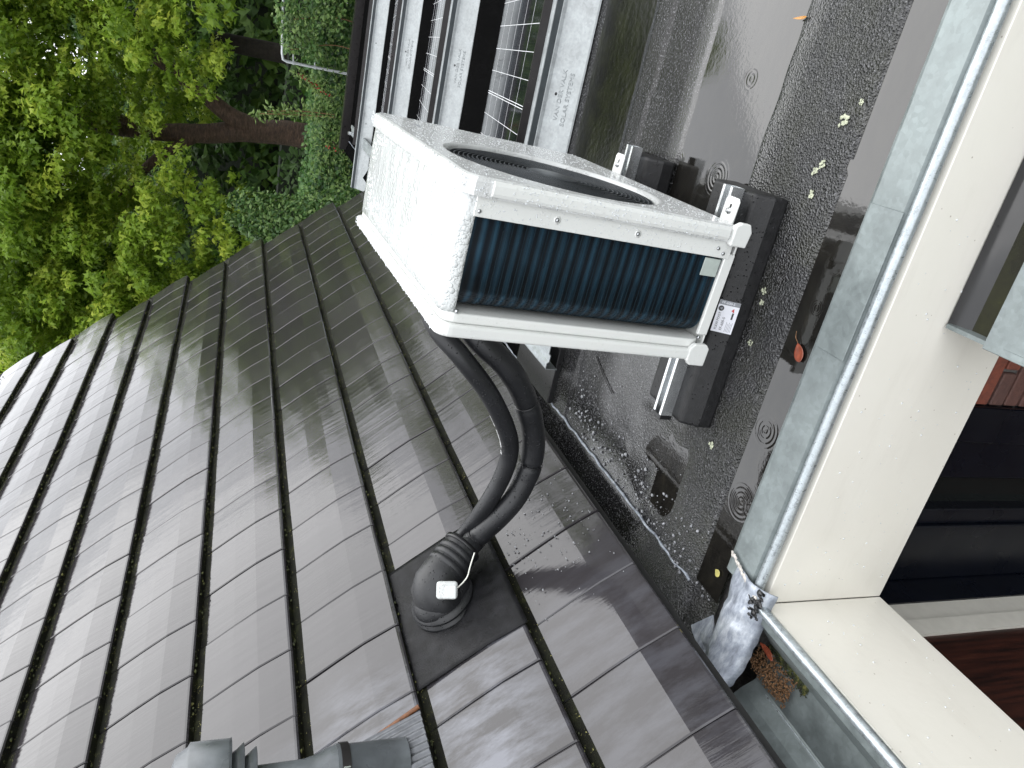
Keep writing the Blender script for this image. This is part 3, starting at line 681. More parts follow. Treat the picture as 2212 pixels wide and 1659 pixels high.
# ================================================================== HEAT PUMP
hpump = empty('heat_pump', 'white outdoor heat pump unit with round fan grille and blue coil on its end', 'heat pump', (-.5531, 1.4451, .14))
hpump.rotation_mode = 'QUATERNION'
rv = Vector((.0576, .0342, -.0047)); 
from mathutils import Quaternion
hpump.rotation_quaternion = Quaternion(rv.normalized(), rv.length)
DX, DY, DZ = .3295, .8973, .692
def rrect(y0, y1, z0, z1, r, seg=6):
    pts = []
    for (cy, cz, a0) in ((y1 - r, z1 - r, 0), (y0 + r, z1 - r, 90), (y0 + r, z0 + r, 180), (y1 - r, z0 + r, 270)):
        for i in range(seg + 1):
            a = R(a0 + 90 * i / seg); pts.append((cy + r * math.cos(a), cz + r * math.sin(a)))
    return pts
# front panel: rounded frame with circular opening
FC = (.30, .375); FR = .262
def ring_panel(x0, x1, outer, cy, cz, r0, r1, depth):
    m = MB(); n = 96
    circ = lambda r, x: [(x, cy + r * math.cos(2 * math.pi * i / n), cz + r * math.sin(2 * math.pi * i / n)) for i in range(n)]
    # resample outer by angle
    def oray(a):
        dx, dz = math.cos(a), math.sin(a); best = None
        for i in range(len(outer)):
            p, q = outer[i], outer[(i + 1) % len(outer)]; ex, ez = q[0] - p[0], q[1] - p[1]; det = dx * -ez + ex * dz
            if abs(det) < 1e-12: continue
            tx, tz = p[0] - cy, p[1] - cz; t_ = (tx * -ez + ex * tz) / det; u_ = (dx * tz - dz * tx) / det
            if t_ > 0 and -1e-6 <= u_ <= 1 + 1e-6: best = t_ if best is None else min(best, t_)
        return best
    O = [oray(2 * math.pi * i / n) for i in range(n)]
    # corners: snap nearest sample
    ptsO = [(cy + O[i] * math.cos(2 * math.pi * i / n), cz + O[i] * math.sin(2 * math.pi * i / n)) for i in range(n)]
    rings = [[(x0, a, b) for a, b in ptsO], [(x1 - .010, a, b) for a, b in ptsO],
             [(x1 - .003, cy + (a - cy) * .990, cz + (b - cz) * .990) for a, b in ptsO],
             [(x1, cy + (a - cy) * .975, cz + (b - cz) * .975) for a, b in ptsO],
             circ(r0 + .010, x1), circ(r0 + .006, x1 - .0015), circ(r0 + .002, x1 - .005), circ(r0, x1 - .010), circ(r0 - .002, x1 - depth)]
    b = 0
    for rg in rings: m.v += rg
    for k in range(len(rings) - 1):
        for i in range(n): m.f.append((k * n + i, k * n + (i + 1) % n, (k + 1) * n + (i + 1) % n, (k + 1) * n + i)); m.mi.append(0); m.sm.append(k > 3)
    return m
outer = rrect(-.004, DY + .004, .012, DZ + .006, .032)
m = ring_panel(.291, DX, outer, FC[0], FC[1], FR, 0, .03)
o = m.obj('front_panel', M['whitefront'], hpump)
# raised fold on near edge of the front panel + lower corner lug
m = MB(); m.prism([(.294, -.0062), (.302, -.0095), (.318, -.0095), (.326, -.0062), (.326, .004), (.294, .004)], (0, 0, DZ - .10), (0, 0, .05), (1, 0, 0), (0, 1, 0)); m.obj('front_edge_fold', M['white'], hpump, .002, 1)
# shroud ring and fan behind the grille
m = MB(); m.lathe([(FR - .004, 0), (FR - .010, -.05)], (.285, FC[0], FC[1]), (1, 0, 0), 64, caps=False); m.lathe([(FR - .01, 0), (.001, 0)], (.235, FC[0], FC[1]), (1, 0, 0), 64, caps=False); m.obj('fan_shroud', M['dark'], hpump)
m = MB()
for k in range(3):
    a0 = k * 2 * math.pi / 3 + .4
    def bl(u, v): 
        r = .05 + (.235 - .05) * u; a = a0 + (v - .5) * 1.25 + .35 * u; return (.262 - .022 * (v - .5) * 2, FC[0] + r * math.cos(a), FC[1] + r * math.sin(a))
    m.grid(bl, 10, 8)
m.lathe([(.055, 0), (.055, .03), (.03, .04), (.001, .04)], (.24, FC[0], FC[1]), (1, 0, 0), 32); m.obj('fan', M['grille'], hpump)
gr_ = MB()
for i in range(18):
    r = .064 + i * .0112
    n = 72; vs = []
    for k in range(n):
        a = 2 * math.pi * k / n
        for (dr, dx) in ((-.0012, 0), (.0012, 0), (.0012, -.009), (-.0012, -.009)): vs.append((.320 + dx + .004 * (1 - (r / .25) ** 2), FC[0] + (r + dr) * math.cos(a), FC[1] + (r + dr) * math.sin(a)))
    fs = []
    for k in range(n):
        for j in range(4): fs.append((k * 4 + j, k * 4 + (j + 1) % 4, ((k + 1) % n) * 4 + (j + 1) % 4, ((k + 1) % n) * 4 + j))
    gr_.add(vs, fs, 0, False)
for k in range(16):
    a0 = 2 * math.pi * k / 16; pts = []
    for j in range(12):
        r = .058 + j / 11 * (FR - .058); a = a0 + 1.1 * (j / 11) ** 1.3; pts.append((.3135 + .004 * (1 - (r / .25) ** 2), FC[0] + r * math.cos(a), FC[1] + r * math.sin(a)))
    gr_.tube(pts, .0013, 5)
gr_.lathe([(.062, -.006), (.062, .002), (.055, .005), (.03, .0065), (.001, .007)], (.320, FC[0], FC[1]), (1, 0, 0), 48)
gr_.obj('fan_grille', M['grille'], hpump)
# top panel, its near end curving down
m = MB(); rr_ = .024; prf = [(DY - .004, DZ - .03)]
prf = [(DY - .002, DZ - .20), (DY - .002, DZ - .045)] + [(DY - .045 + .043 * math.cos(R(a)), DZ - .048 + .043 * math.sin(R(a))) for a in (15, 30, 50, 70, 90)] + [(.6, DZ - .004), (.3, DZ - .003)] + [(.012 + rr_ - rr_ * math.sin(R(a)), DZ - .005 - rr_ + rr_ * math.cos(R(a))) for a in (0, 18, 36, 54, 72, 90)] + [(.012, DZ - .034)]
vs = []; xsn = [.044, .060, .16, .25, .285, .293]; cz_ = [0, .0, .0015, .0015, 0, 0]
for x, cr in zip(xsn, cz_):
    for (y, z) in prf: vs.append((x, y, z + cr))
n = len(prf)
m.add(vs, [(j * n + i, j * n + i + 1, (j + 1) * n + i + 1, (j + 1) * n + i) for j in range(len(xsn) - 1) for i in range(n - 1)], 0, True)
o = m.obj('top_panel', M['whitewet'], hpump); o.modifiers.new('t', 'SOLIDIFY').thickness = -.002
# back panel slab (rounded corner)
m = MB(); op = rrect(-.012, DY + .004, .0, DZ + .004, .034)
m.prism([(a, b) for a, b in op], (.028, 0, 0), (-.004, 0, 0), (0, 1, 0), (0, 0, 1)); m.obj('back_panel', M['white'], hpump, .006, 3)
m = MB(); op = rrect(.002, DY, .014, DZ - .008, .032)
m.prism([(a, b) for a, b in op], (.022, 0, 0), (.024, 0, 0), (0, 1, 0), (0, 0, 1)); m.obj('back_step', M['white'], hpump, .004, 2)
# near end: flange with screws, base rail, corner piece
m = MB(); m.box((.250, .004, .020), (.292, .010, DZ - .026)); m.obj('side_flange', M['white'], hpump, .002, 2)
m = MB(); m.box((.058, .006, .002), (.262, .016, .030)); m.box((.03, .01, .0), (.30, DY - .01, .006)); m.obj('base_rail', M['white'], hpump, .002, 1)
m = MB(); m.prism([(-.016, -.004), (.030, -.004), (.040, .006), (.040, .040), (.026, .052), (-.004, .052), (-.016, .040)], (0, .014, 0), (0, -.014, 0), (1, 0, 0), (0, 0, 1)); m.obj('corner_lug', M['white'], hpump, .003, 2)
m = MB(); m.prism([(.285, .0), (.322, -.004), (.340, .006), (.340, .030), (.330, .045), (.285, .045)], (0, .016, 0), (0, -.0145, 0), (1, 0, 0), (0, 0, 1)); m.obj('corner_lug', M['white'], hpump, .003, 2)
for (x, z, big) in ((.271, .483, 1), (.272, .283, 1), (.272, .060, 0), (.262, .042, 0), (.262, DZ - .036, 0), (.050, DZ - .036, 0), (.052, .026, 0)):
    m = MB()
    if big: m.lathe([(.0085, 0), (.0085, .0012), (.0065, .0024)], (x, .0045, z), (0, -1, 0), 20, 0, caps=False)
    m.lathe([(.0045, -.002), (.0045, .002), (.0038, .0036), (.002, .0046), (.0003, .0048)], (x, .0045, z), (0, -1, 0), 16, 1 if big else 0)
    m.obj('screw', [M['white'], M['screw']] if big else M['screw'], hpump)
# coil: flat face then bending round the rear corner
m = MB(); cpath = [(.262, .016), (.18, .016), (.096, .017)]
for a in range(0, 91, 10): cpath.append((.096 - .048 * math.sin(R(a)), .017 + .075 - .075 * math.cos(R(a))))
cpath += [(.0475, .16), (.0475, DY - .06)]
nz_ = 230
vs = []
for j in range(nz_ + 1):
    z = .03 + (DZ - .052) * j / nz_; dd = .0004 * math.cos(2 * math.pi * z / .0262)
    for i, (x, y) in enumerate(cpath):
        if i < 3: nx_, ny_ = 0, -1
        elif i >= len(cpath) - 2: nx_, ny_ = -1, 0
        else:
            a = R((i - 3) * 10); nx_, ny_ = -math.sin(a), -math.cos(a)
        vs.append((x + nx_ * dd, y + ny_ * dd, z))
nc = len(cpath); m.add(vs, [(j * nc + i, j * nc + i + 1, (j + 1) * nc + i + 1, (j + 1) * nc + i) for j in range(nz_) for i in range(nc - 1)], 0, True)
co = m.obj('coil', M['coil'], hpump)
# thin wire guard over the coil curve
m = MB()
for j in range(58):
    z = .036 + j * .0101
    m.tube([(.26, .0130, z), (.096, .0138, z)] + [(.096 - .048 * math.sin(R(a)), .092 - .078 * math.cos(R(a)), z) for a in range(0, 91, 15)], .0007, 4, caps=False, sm=False)
m.obj('fin_guard', M['finedge'], co)
m = MB(); m.box((.203, .008, .036), (.246, .0110, .082)); m.obj('coil_bracket', plain("grey_green_plate", (.40, .45, .42), .4), hpump, .003, 2)
m = MB(); m.box((.264, .03, .03), (.285, DY - .03, DZ - .06)); m.box((.03, .12, .02), (.045, DY - .02, DZ - .06)); m.obj('inner_wall', M['dark'], hpump)
# drops on near side
m = MB(); random.seed(31)
for i in range(520):
    z = random.uniform(.03, DZ - .01)
    if random.random() < .6: p0 = (random.uniform(.294, .327), -.0045 - (.0055 if .07 < z < .6 else 0), z); 
    else: p0 = (random.uniform(.252, .290), .0040, z)
    m.ball(p0, random.choice((.0009, .0011, .0014, .002)), 1, (1, .5, 1))
for i in range(1500):
    x = random.uniform(.062, .288); y = random.uniform(.06, DY - .06); w_ = noise.noise(Vector((x * 14, y * 5, 2)))
    if w_ > .12: continue
    m.ball((x, y, DZ - .0025), random.choice((.0015, .002, .0028, .0036, .0045)), 1, (1, random.choice((1, 1.6)), .45))
for i in range(700):   # rim drops
    y = random.uniform(.0, DY); s_ = random.random()
    m.ball((random.uniform(.296, .327), y, DZ + .0055), random.choice((.0014, .002, .003)), 1, (1, 1, .5))
for i in range(500):
    y = random.uniform(.03, DY); m.ball((random.uniform(-.002, .028), y, DZ + .0035), random.choice((.0014, .002, .003)), 1, (1, 1, .5))
for i in range(2600):  # beads on the sloping front
    y = random.uniform(.02, DY - .01); z = random.uniform(.03, DZ - .01)
    if (y - FC[0]) ** 2 + (z - FC[1]) ** 2 < (FR + .018) ** 2: continue
    m.ball((DX + .0003, y, z), random.choice((.0009, .0012, .0016, .002)), 1, (.5, 1, 1))
m.obj('water_drops', M['drop'], hpump, kind='stuff')
# front plate mark near top far corner
m = MB(); m.box((DX - .001, .70, .60), (DX + .0006, .745, .612)); m.obj('badge', M['greyink'], hpump, .0003, 1)
# mounting feet with bolts
for y in (.085, .645):
    m = MB(); m.prism([(.30, 0), (.375, 0), (.383, .006), (.383, .046), (.375, .052), (.30, .052)], (0, 0, .004), (0, y - .026, -.004), (1, 0, 0), (0, 1, 0))
    ft = m.obj('mounting_foot', M['white'], hpump, .002, 2)
    m = MB(); m.lathe([(.0085, 0), (.0085, .002), (.0055, .002), (.0055, .008), (.0035, .009)], (.350, y, 0), (0, 0, 1), 6); m.obj('bolt', M['screw'], ft)
    m = MB(); m.box((.354, y - .003, .0002), (.366, y + .003, .0008)); m.obj('slot', M['dark'], ft)
    m = MB(); m.prism([(-.03, 0), (.04, 0), (.04, .052), (-.03, .052)], (0, 0, .004), (0, y - .026, -.004), (1, 0, 0), (0, 1, 0)); m.obj('mounting_foot', M['white'], hpump, .002, 2)

# rubber feet with strut rails
def rubber_foot(x0, x1, y0, y1, railx0, railx1, raily, label, sticker=False):
    root = empty('rubber_foot', label, 'rubber foot', ((x0 + x1) / 2, (y0 + y1) / 2, 0), 'rubber feet carrying the heat pump')
    ox, oy = (x0 + x1) / 2, (y0 + y1) / 2; L = (x1 - x0) / 2; W = (y1 - y0) / 2
    m = MB(); pr = [(-W, .004), (-W * .98, .045), (-W * .78, .092), (W * .78, .092), (W * .98, .045), (W, .004)]
    m.prism(pr, (2 * L, 0, 0), (-L, 0, 0), (0, 1, 0), (0, 0, 1)); m.obj('rubber_block', M['rubber'], root, .009, 3)
    ry = raily - oy; m = MB()
    pr = [(-.0205, 0), (.0205, 0), (.0205, .041), (.011, .041), (.011, .037), (.0175, .037), (.0175, .003), (-.0175, .003), (-.0175, .037), (-.011, .037), (-.011, .041), (-.0205, .041)]
    m.prism([(a + ry, b * .85) for a, b in pr], (railx1 - railx0, 0, 0), (railx0 - ox, 0, .0925), (0, 1, 0), (0, 0, 1)); ra = m.obj('strut_rail', M['alu'], root)
    m = MB(); m.prism([(-.022 + ry, -.001), (.022 + ry, -.001), (.022 + ry, .036), (-.022 + ry, .036)], (.012, 0, 0), (railx0 - ox - .010, 0, .0925), (0, 1, 0), (0, 0, 1)); m.obj('end_cap', M['foamedge'], ra, .001, 1)
    if sticker:
        S = axes((-.4985 - ox, y0 + .0012 - oy, .0435), (1, 0, 0), (0, .40, .915))
        def bx(a, b, name, mat, par):
            q = MB(); q.box(a, b, 0, S); return q.obj(name, mat, par)
        st = bx((0, 0, .0005), (.083, .053, .0018), 'label_sticker', M['labelpaper'], root)
        bx((.072, .0002, .0017), (.0828, .0528, .0021), 'label_header', M['greyink'], st)
        T = lambda x, y: S @ Matrix.Translation((x, y, .0021))
        place_text('FLEXI FOOT', .0085, M['ink'], st, T(.006, .041), ext=.0001)
        place_text('FF-600-S', .0098, M['ink'], st, T(.006, .027), ext=.0001)
        place_text('FF-600-S', .0095, M['labelpaper'], st, T(.0745, .047) @ Matrix.Rotation(R(-90), 4, 'Z'), ext=.0003)
        for q_ in range(5): bx((.004, .019 - q_ * .0035, .0017), (.030 - .004 * (q_ % 2), .020 - q_ * .0035, .0021), 'print_line', M['greyink'], st)
        q = MB(); q.lathe([(.0070, 0), (.0070, .0004)], S @ Vector((.062, .044, .0017)), S.col[2][:3], 24); q.obj('round_mark', M['ink'], st)
        q = MB(); q.add([S @ Vector(v) for v in ((.058, .041, .0023), (.066, .041, .0023), (.062, .048, .0023))], [(0, 1, 2)]); q.obj('triangle_mark', M['greyink'], st)
        q = MB(); q.add([S @ Vector(v) for v in ((.056, .010, .0021), (.067, .012, .0021), (.060, .018, .0021))], [(0, 1, 2)]); q.obj('red_mark', M['redink'], st)
        bx((.038, .009, .0017), (.055, .0135, .0021), 'dark_mark', M['ink'], st)
    return root
rubber_foot(-.770, -.150, 1.485, 1.712, -.770, -.150, 1.570, 'nearer black rubber foot with a white label and a steel rail on top', True)
rubber_foot(-.76, -.160, 2.03, 2.26, -.74, -.140, 2.115, 'farther black rubber foot, mostly hidden behind the white unit')

# ================================================================== PIPES
Bc = RP(.522, 1.62, -.006); du_ = (Vector((0, .72, 0)) + DN * 1.2 + NN * .05).normalized()
NC = Bc + NN * .086 + du_ * .135; sd_ = NN.cross(du_).normalized()
ea, eb = NC + sd_ * .024, NC - sd_ * .024
if proj(ea)[1] > proj(eb)[1]: ea, eb = eb, ea
P1 = [(-.52, 1.70, .80), (-.60, 1.64, .765), (-.66, 1.60, .700), (-.75, 1.60, .613), (-.86, 1.62, .535), (-.945, 1.645, .497), (-1.035, 1.66, .494), (-1.15, 1.685, .512), tuple(ea + du_ * .045), tuple(ea), tuple(ea - du_ * .05)]
P2 = [(-.52, 1.70, .70), (-.60, 1.63, .675), (-.68, 1.61, .575), (-.77, 1.63, .500), (-.88, 1.646, .442), (-.98, 1.655, .420), (-1.07, 1.655, .431), (-1.15, 1.660, .461), tuple(eb + du_ * .045), tuple(eb), tuple(eb - du_ * .05)]
s1 = spline(P1, 10); s2 = spline(P2, 10)
m = MB(); m.tube(s1, [.0252 + .0004 * noise.noise(Vector((i * .3, 0, 0))) for i in range(len(s1))], 22)
pipe1 = m.obj('insulated_pipe', M['foam'], label='thinner black foam insulated pipe with white printing, on the tile side', cat='pipe', group='insulated pipes from heat pump to roof hood')
# printed code on the pipe, wrapped on the surface
def on_pipe(txt, size, pts, rad, s0, ang, parent, mat):
    me = text_mesh(txt, size, .0002); L = [0]
    for a, b in zip(pts, pts[1:]): L.append(L[-1] + (b - a).length)
    def frame(s):
        for i in range(len(L) - 1):
            if L[i + 1] >= s: 
                f = (s - L[i]) / (L[i + 1] - L[i]); return pts[i].lerp(pts[i + 1], f), (pts[i + 1] - pts[i]).normalized()
        return pts[-1], (pts[-1] - pts[-2]).normalized()
    for v in me.vertices:
        p, T = frame(s0 + v.co.x); up = Vector((0, 0, 1)); up = (up - T * up.dot(T)).normalized(); sd = T.cross(up)
        a = ang + v.co.y / rad; v.co = p + (up * math.cos(a) + sd * math.sin(a)) * (rad + .0006 + v.co.z)
    me.materials.clear(); return link('lettering', me, mat, parent)
on_pipe('13 x 35    04T08X220G1   CE', .0135, s1, .0255, .40, -.35, pipe1, M['pipeprint'])
rads = []
cuts = [3.2, 5.1, 8.0]
for i in range(len(s2)):
    f = i / 10; r = .0318
    for c_ in cuts:
        if abs(f - c_) < .06: r -= .004
        elif 0 < f - c_ < .5: r += .0012
    rads.append(r + .0006 * noise.noise(Vector((i * .25, 4, 0))))
m = MB(); m.tube(s2, rads, 24)
pipe2 = m.obj('insulated_pipe', M['foam'], label='thicker black foam insulated pipe in tied sections, nearer the flat roof', cat='pipe', group='insulated pipes from heat pump to roof hood')
for c_ in cuts:
    i = int(c_ * 10); p0 = s2[i]; T = (s2[i + 1] - s2[i - 1]).normalized()
    m = MB(); m.lathe([(.0316, -.0018), (.0334, -.001), (.0334, .001), (.0316, .0018)], p0, T, 28, caps=False); m.obj('cable_tie', M['foamedge'], pipe2)
m = MB(); u_ = Vector((0, -.6, .8)); m.box((-.0035, -.0035, -.003), (.0035, .0035, .006), 0, Matrix.Translation(s2[51] + u_ * .033)); m.obj('tie_head', M['foamedge'], pipe2)
m = MB(); m.tube(spline([(-.60, 1.80, .62), (-.66, 1.74, .56), (-.715, 1.685, .535), (-.745, 1.66, .53)], 6), .0048, 8)
m.obj('control_cable', M['greycable'], label='short grey cable dropping from the unit to the tied pipe', cat='cable')

# ================================================================== HOOD
hood = empty('roof_hood', 'black plastic pipe hood with ribbed neck on a black apron between the tiles', 'roof hood', RP(.335 * 1.3, 1.65))
def hoodpart(mb, name, mat, bevel=0, seg=2, parent=None):
    me = mb.mesh(name, bevel, seg); me.transform(Matrix.Translation(-Vector(hood.location))); return link(name, me, mat, parent or hood)
m = MB()
def ap(u, v):
    uu = .33 - .003 + (.012 + .338) * u; y = 1.392 + .475 * v; f = u * .35
    hh = .0035 + (-.0008 if f < .11 else -(f - .11) * .113) + .0012 * noise.noise(Vector((uu * 20, y * 20, 0))) + .003 * math.exp(-((v - .28 - .1 * u) / .02) ** 2)
    return RP(uu, y, hh)
m.grid(ap, 24, 30)
a_ = hoodpart(m, 'apron', M['apron']); a_.modifiers.new('t', 'SOLIDIFY').thickness = .003
m = MB()
m.lathe([(.100, 0), (.100, .006), (.092, .010), (.092, .015), (.096, .017), (.096, .023), (.086, .028), (.083, .034)], Bc, NN, 48); hoodpart(m, 'base_ring', M['hood'])
# elbow body
path = [Bc + NN * .02 - du_ * .002, Bc + NN * .036 - du_ * .001, Bc + NN * .058 + du_ * .006, Bc + NN * .072 + du_ * .022, Bc + NN * .078 + du_ * .042, Bc + NN * .080 + du_ * .070, Bc + NN * .082 + du_ * .098, Bc + NN * .084 + du_ * .118, Bc + NN * .086 + du_ * .138]
rad = [.080, .080, .077, .071, .064, .059, .056, .054, .053]
# oriented cross-sections blend from NN to du_
m = MB(); seg = 36; vs = []; side = NN.cross(du_).normalized()
tang = [NN, NN, (NN * .85 + du_ * .5).normalized(), (NN * .5 + du_ * .85).normalized(), (NN * .15 + du_).normalized(), du_, du_, du_, du_]
for p, r, T in zip(path, rad, tang):
    v2 = T.cross(side).normalized()
    for k in range(seg):
        a = 2 * math.pi * k / seg; vs.append(p + side * math.cos(a) * r + v2 * math.sin(a) * r)
m.add(vs, [(i * seg + k, i * seg + (k + 1) % seg, (i + 1) * seg + (k + 1) % seg, (i + 1) * seg + k) for i in range(len(path) - 1) for k in range(seg)], 0, True)
body = hoodpart(m, 'hood_body', M['hood'])
# rounded rear shoulder closes the elbow
m = MB(); m.ball((0, 0, 0), .0765, 4)
me = m.mesh('hood_shoulder')
Xs = Matrix((side, du_, NN)).transposed().to_4x4(); me.transform(Matrix.Translation(Bc + NN * .026 + du_ * .004 - Vector(hood.location)) @ Xs @ Matrix.Diagonal((1.04, 1.25, .82, 1)))
for p in me.polygons: p.use_smooth = True
link('hood_shoulder', me, M['hood'], hood)
for i, d in enumerate((.062, .086, .108)):
    m = MB(); r = .0615 - .0025 * i
    m.lathe([(r - .006, -.010), (r - .0005, -.008), (r + .002, -.001), (r + .002, .009), (r - .005, .012)], Bc + NN * (.080 + .002 * i) + du_ * d, du_, 40, caps=False); hoodpart(m, 'neck_rib', M['hood'])
m = MB(); m.lathe([(.050, .0), (.0585, 0), (.0595, .004), (.0585, .012), (.0500, .013), (.048, -.03)], Bc + NN * .086 + du_ * .130, du_, 40, caps=False); hoodpart(m, 'neck_collar', M['foamedge'])
# sensor
sc = RP(.335 + .155, 1.572, .075); sc = sc + (Vector((0, 0, H)) - sc).normalized() * .055
sens = empty('outdoor_sensor', 'small white rounded sensor box with thin white cable on the black hood', 'sensor', sc)
vx = -Vector(cam.matrix_world.col[2][:3]); 
nrm = (Vector((0, 0, H)) - sc).normalized(); ix = Vector(CR.col[0]); ix = (ix - nrm * ix.dot(nrm)).normalized(); iy = nrm.cross(ix)
# box faces roughly down-slope towards the flat roof
m = MB(); m.box((-.029, -.024, -.016), (.029, .024, .006)); me = m.mesh('sensor_box', .009, 4)
XF = Matrix(((ix.x, iy.x, nrm.x), (ix.y, iy.y, nrm.y), (ix.z, iy.z, nrm.z))).to_4x4(); me.transform(XF)
for p in me.polygons: p.use_smooth = True
link('sensor_box', me, M['wsens'], sens)
m = MB(); m.box((-.026, -.023, .0), (.026, .014, .009)); me = m.mesh('sensor_lid', .004, 3); me.transform(XF); link('sensor_lid', me, M['wsens'], sens)
sc_pts = pts = [sc + ix * .026 - iy * -.004, sc + ix * .045 + iy * .022 + nrm * -.01, sc + ix * .056 + iy * .038 - nrm * .01, sc + ix * .062 + iy * .062, sc + ix * .074 + iy * .100 - nrm * .01]
m = MB(); m.tube([Vector(p) - sc for p in spline(pts, 12)], .0019, 8); m.obj('sensor_cable', M['cable'], sens)

# ================================================================== FLUE
FB = Vector((-1.576, 1.213, .804))
flue = empty('vent_pipe', 'weathered grey plastic vent pipe with ringed cowl standing on the tiles', 'vent pipe', FB)
m = MB(); m.lathe([(.066, -.035), (.066, .125), (.069, .127), (.069, .150)], (0, 0, 0), (0, 0, 1), 36); m.obj('lower_pipe', M['pvc'], flue)
m = MB(); m.lathe([(.0715, 0), (.0715, .022)], (0, 0, .118), (0, 0, 1), 36); bd = m.obj('clamp_band', M['solarframe'], flue)
for k in range(7):
    a = R(-60 + k * 5); m = MB(); m.box((.071, -.0015, .121), (.0735, .0015, .138), 0, Matrix.Rotation(a, 4, 'Z')); m.obj('clamp_slot', M['alu'], bd)
m = MB(); m.lathe([(.067, .150), (.062, .17), (.048, .20), (.042, .23), (.040, .40)], (0, 0, 0), (0, 0, 1), 36); m.obj('upper_pipe', M['pvc'], flue)
for i, (z, r0, r1) in enumerate(((.345, .062, .085), (.375, .072, .097), (.405, .086, .112))):
    m = MB(); m.lathe([(r0, z + .028), (r1, z), (r1 - .004, z - .001), (r0 - .004, z + .025)], (0, 0, 0), (0, 0, 1), 40); m.obj('cowl_ring', M['pvc'], flue)
m = MB(); m.lathe([(.110, .410), (.110, .50), (.100, .505), (.085, .53), (.04, .545), (.001, .55)], (0, 0, 0), (0, 0, 1), 40); m.obj('cowl_cap', M['pvc'], flue)
for ch in flue.children_recursive:
    ch.data.transform(Matrix.Scale(.91, 4))
# pleated lead skirt on the tiles (below the cut tile)
m = MB(); 
def pl(u, v):
    uu = .668 + .20 * u; y = .93 + .38 * v; w = .5 + .5 * math.sin(v * 2 * math.pi * 19 + 2.2 * u * u)
    hh = .004 + .006 * w * (1 - .35 * u) + .03 * max(0, 1 - (abs(y - 1.188) / .16)) * u
    return RP(uu, y, hh)
m.grid(pl, 14, 190); me = m.mesh('pleated_skirt'); me.transform(Matrix.Translation(-FB)); o = link('pleated_skirt', me, M['pleat'], flue)
m = MB(); m.tube([RP(.668, 1.325, .004), RP(.745, 1.315, .003), RP(.825, 1.306, .002), RP(.90, 1.298, .0)], .0065, 6); me = m.mesh('cut_tile_edge'); me.transform(Matrix.Translation(-FB)); link('cut_tile_edge', me, M['rust'], flue)

